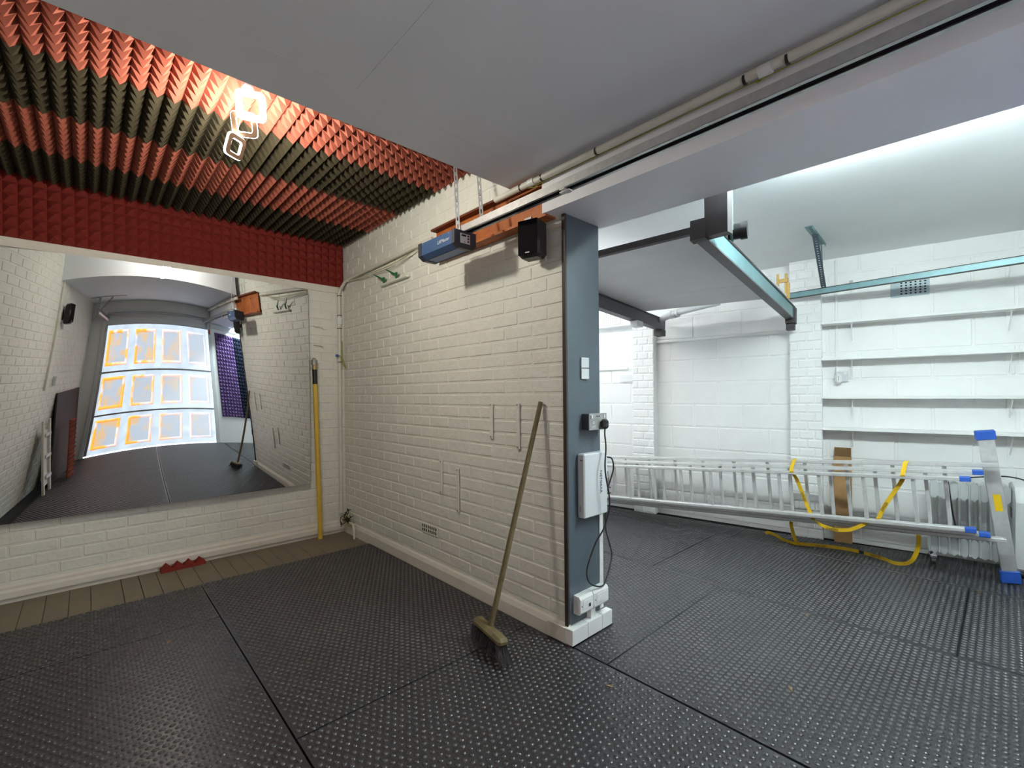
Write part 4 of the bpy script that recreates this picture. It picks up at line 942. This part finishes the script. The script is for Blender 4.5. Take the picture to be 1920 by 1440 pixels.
# ------------------------------------------------------------------ garage door and things seen in the mirror
gd = thing('door_1', 'white panelled up and over garage door seen in the mirror', 'garage door', ((DX0 + DX1) / 2, YF - .03, 0)); gd['kind'] = 'structure'
del gd['category']
nS, nP = 3, 4; zb = .012; hS = (DZ - .03 - zb) / nS; wS = (DX1 - DX0 - .02)
for i in range(nS):
    za = zb + i * hS; x0_ = DX0 + .01; pw = .42; ph = .51; gap_ = wS / nP
    f = MB(); yk = YF - .040; mz = (hS - ph) / 2
    def sheet(q, xa, xb, za_, zb_): q.add([(xa, yk, za_), (xb, yk, za_), (xb, yk, zb_), (xa, yk, zb_)], [(0, 1, 2, 3)])
    sheet(f, x0_, x0_ + wS, za, za + mz); sheet(f, x0_, x0_ + wS, za + mz + ph, za + hS)
    for j in range(nP + 1):
        xa = x0_ if j == 0 else x0_ + (j - .5) * gap_ + pw / 2; xb = x0_ + wS if j == nP else x0_ + (j + .5) * gap_ - pw / 2
        sheet(f, xa, xb, za + mz, za + mz + ph)
    sec = f.build('door_section', 'door_skin', gd)
    MB().box(x0_, x0_ + wS, YF - .036, YF - .006, za + hS - .022, za + hS + .004, .003).build('section_rail', 'galv_dull', gd)
    for j in range(nP):
        cx = x0_ + (j + .5) * gap_; cz = za + mz + ph / 2
        def rc(w_, h_, y): return [(cx - w_ / 2, y, cz - h_ / 2), (cx + w_ / 2, y, cz - h_ / 2), (cx + w_ / 2, y, cz + h_ / 2), (cx - w_ / 2, y, cz + h_ / 2)]
        lev = [rc(pw, ph, yk), rc(pw - .03, ph - .03, yk - .016), rc(pw - .055, ph - .055, yk - .016), rc(pw - .095, ph - .095, yk + .002)]
        MB().add([p for q in lev for p in q], [(4 * k + i_, 4 * k + (i_ + 1) % 4, 4 * k + 4 + (i_ + 1) % 4, 4 * k + 4 + i_) for k in range(3) for i_ in range(4)]).build('panel_moulding', 'door_amber', sec)
        MB().add(rc(pw - .095, ph - .095, yk + .002), [(0, 1, 2, 3)]).build('raised_panel', 'door_panel', sec)
for s, x in ((-1, DX0 - .035), (1, DX1 + .025)): MB().box(x - .035, x + .035, YF - .034, YF + .035, ZF, DZ + .06, .002).build('jamb', 'door_frame', gd)
MB().box(DX0 - .01, DX0 + .045, YF - .034, YF + .012, .02, 2.1).build('guide_channel', 'galv', gd)
MB().tube([(DX0 + .02, YF + .06, 2.19), (DX1 + .02, YF + .06, 2.19)], .016, 10).build('torsion_bar', 'galv', gd, True)
MB().box(DX0 - .04, DX1 + .04, YF - .034, YF + .03, DZ - .04, DZ + .03).build('head_rail', 'door_frame', gd)
MB().box(DX1 - .04, DX1 + .02, YF + .0, YF + .10, 2.05, 2.20).build('hinge_plate', 'galv_dull', gd); MB().box(DX1 + .0, DX1 + .035, YF + .03, YF + .06, 1.98, 2.12).build('release_handle', 'red_paint', gd)
MB().box(DX1 + .07, 3.1, YF + .001, YF + .03, 2.085, 2.16, .002).build('side_rail', 'door_frame', gd)
MB().tube([(DX0 + .04, YF + .04, 2.13), (DX0 - .10, YF + .55, 2.20)], .030, 10).build('horizontal_track', 'galv', gd, True)
hg = thing('ceiling_bracket', 'slotted steel T bracket hanging from the ceiling by the garage door, in the mirror', 'bracket', (-.55, .1, ZG))
slotted((-.85, .12, ZG - .004), (-.15, .12, ZG - .004), (0, 1, 0), .04, 'galv_dull', 'ceiling_angle', hg)
slotted((-.66, .12, ZG - .01), (-.70, .10, 2.10), (1, 0, 0), .045, 'galv_dull', 'hanger_strip', hg)
slotted((-.42, .12, ZG - .01), (-.69, .11, 2.16), (1, 0, .3), .028, 'galv_dull', 'brace', hg)
# left wall: trunking, socket, leaning things
tk = MB().box(XL + .004, XL + .030, 1.70, 1.74, 1.28, ZC - .02, .003).build('wall_trunking', 'paint_trim'); tag(tk, 'white vertical cable trunking on the left wall, seen in the mirror', 'trunking')
sk = thing('wall_switch', 'grey switch box on the left wall above the leaning mat', 'switch', (XL, 1.36, 1.33))
MB().box(XL + .005, XL + .045, 1.32, 1.41, 1.32, 1.42, .003).build('box', 'plastic_light', sk); MB().box(XL + .045, XL + .049, 1.345, 1.385, 1.35, 1.39, .002).build('rocker', 'plastic_white', sk)
def leaning(name, label, cat, yr, foot, top, h, th, m):
    a = Vector((XL + foot, 0, .006)); b = Vector((XL + top, 0, h)); e = (b - a); ln = e.length; e.normalize()
    t_ = thing(name, label, cat, (a.x, sum(yr) / 2, 0)); M = frame((a.x, yr[0], a.z), (0, 1, 0), e, Vector((0, 1, 0)).cross(e))
    return t_, M, ln, yr[1] - yr[0]
t_, M, ln, wd = leaning('leaning_mat', 'dark ribbed rubber mat leaning on the left wall, seen in the mirror', 'rubber mat', (-.30, 1.12), .20, .03, 1.22, .02, 'rubber_brown')
MB(M).box(0, wd, 0, ln, -.018, 0).build('sheet', 'rubber_brown', t_)
f = MB(M)
for k in range(46): f.box(.005, wd - .005, (k + .25) * ln / 46, (k + .75) * ln / 46, -.022, .003)
f.build('ribs', 'rubber_brown', t_)
o = bpy.data.objects.new('leaning_foam', foam_mesh(4, 13, 'foam_red')); C.objects.link(o)
o.matrix_world = frame((XL + .34, .70, .01), (0, 1, .0), (-.14, .0, .99), Vector((0, 1, 0)).cross(Vector((-.14, 0, .99))))
tag(o, 'pinkish pyramid foam panel leaning in front of the dark mat, in the mirror', 'foam panel')
t_, M, ln, wd = leaning('step_ladder', 'small cream step ladder leaning on the left wall, seen in the mirror', 'step ladder', (1.30, 1.62), .24, .05, .93, .03, 'plastic_offwhite')
for y in (0, wd - .05): MB(M).box(y, y + .05, 0, ln, -.012, .012, .003).build('stile', 'plastic_offwhite', t_)
for k in range(3): MB(M).box(.05, wd - .05, .2 + k * .27, .24 + k * .27, -.03, .03, .003).build('tread', 'plastic_light', t_)
MB(M).box(.03, wd - .03, .10, ln - .12, -.018, -.013).build('back_board', 'plastic_white', t_)
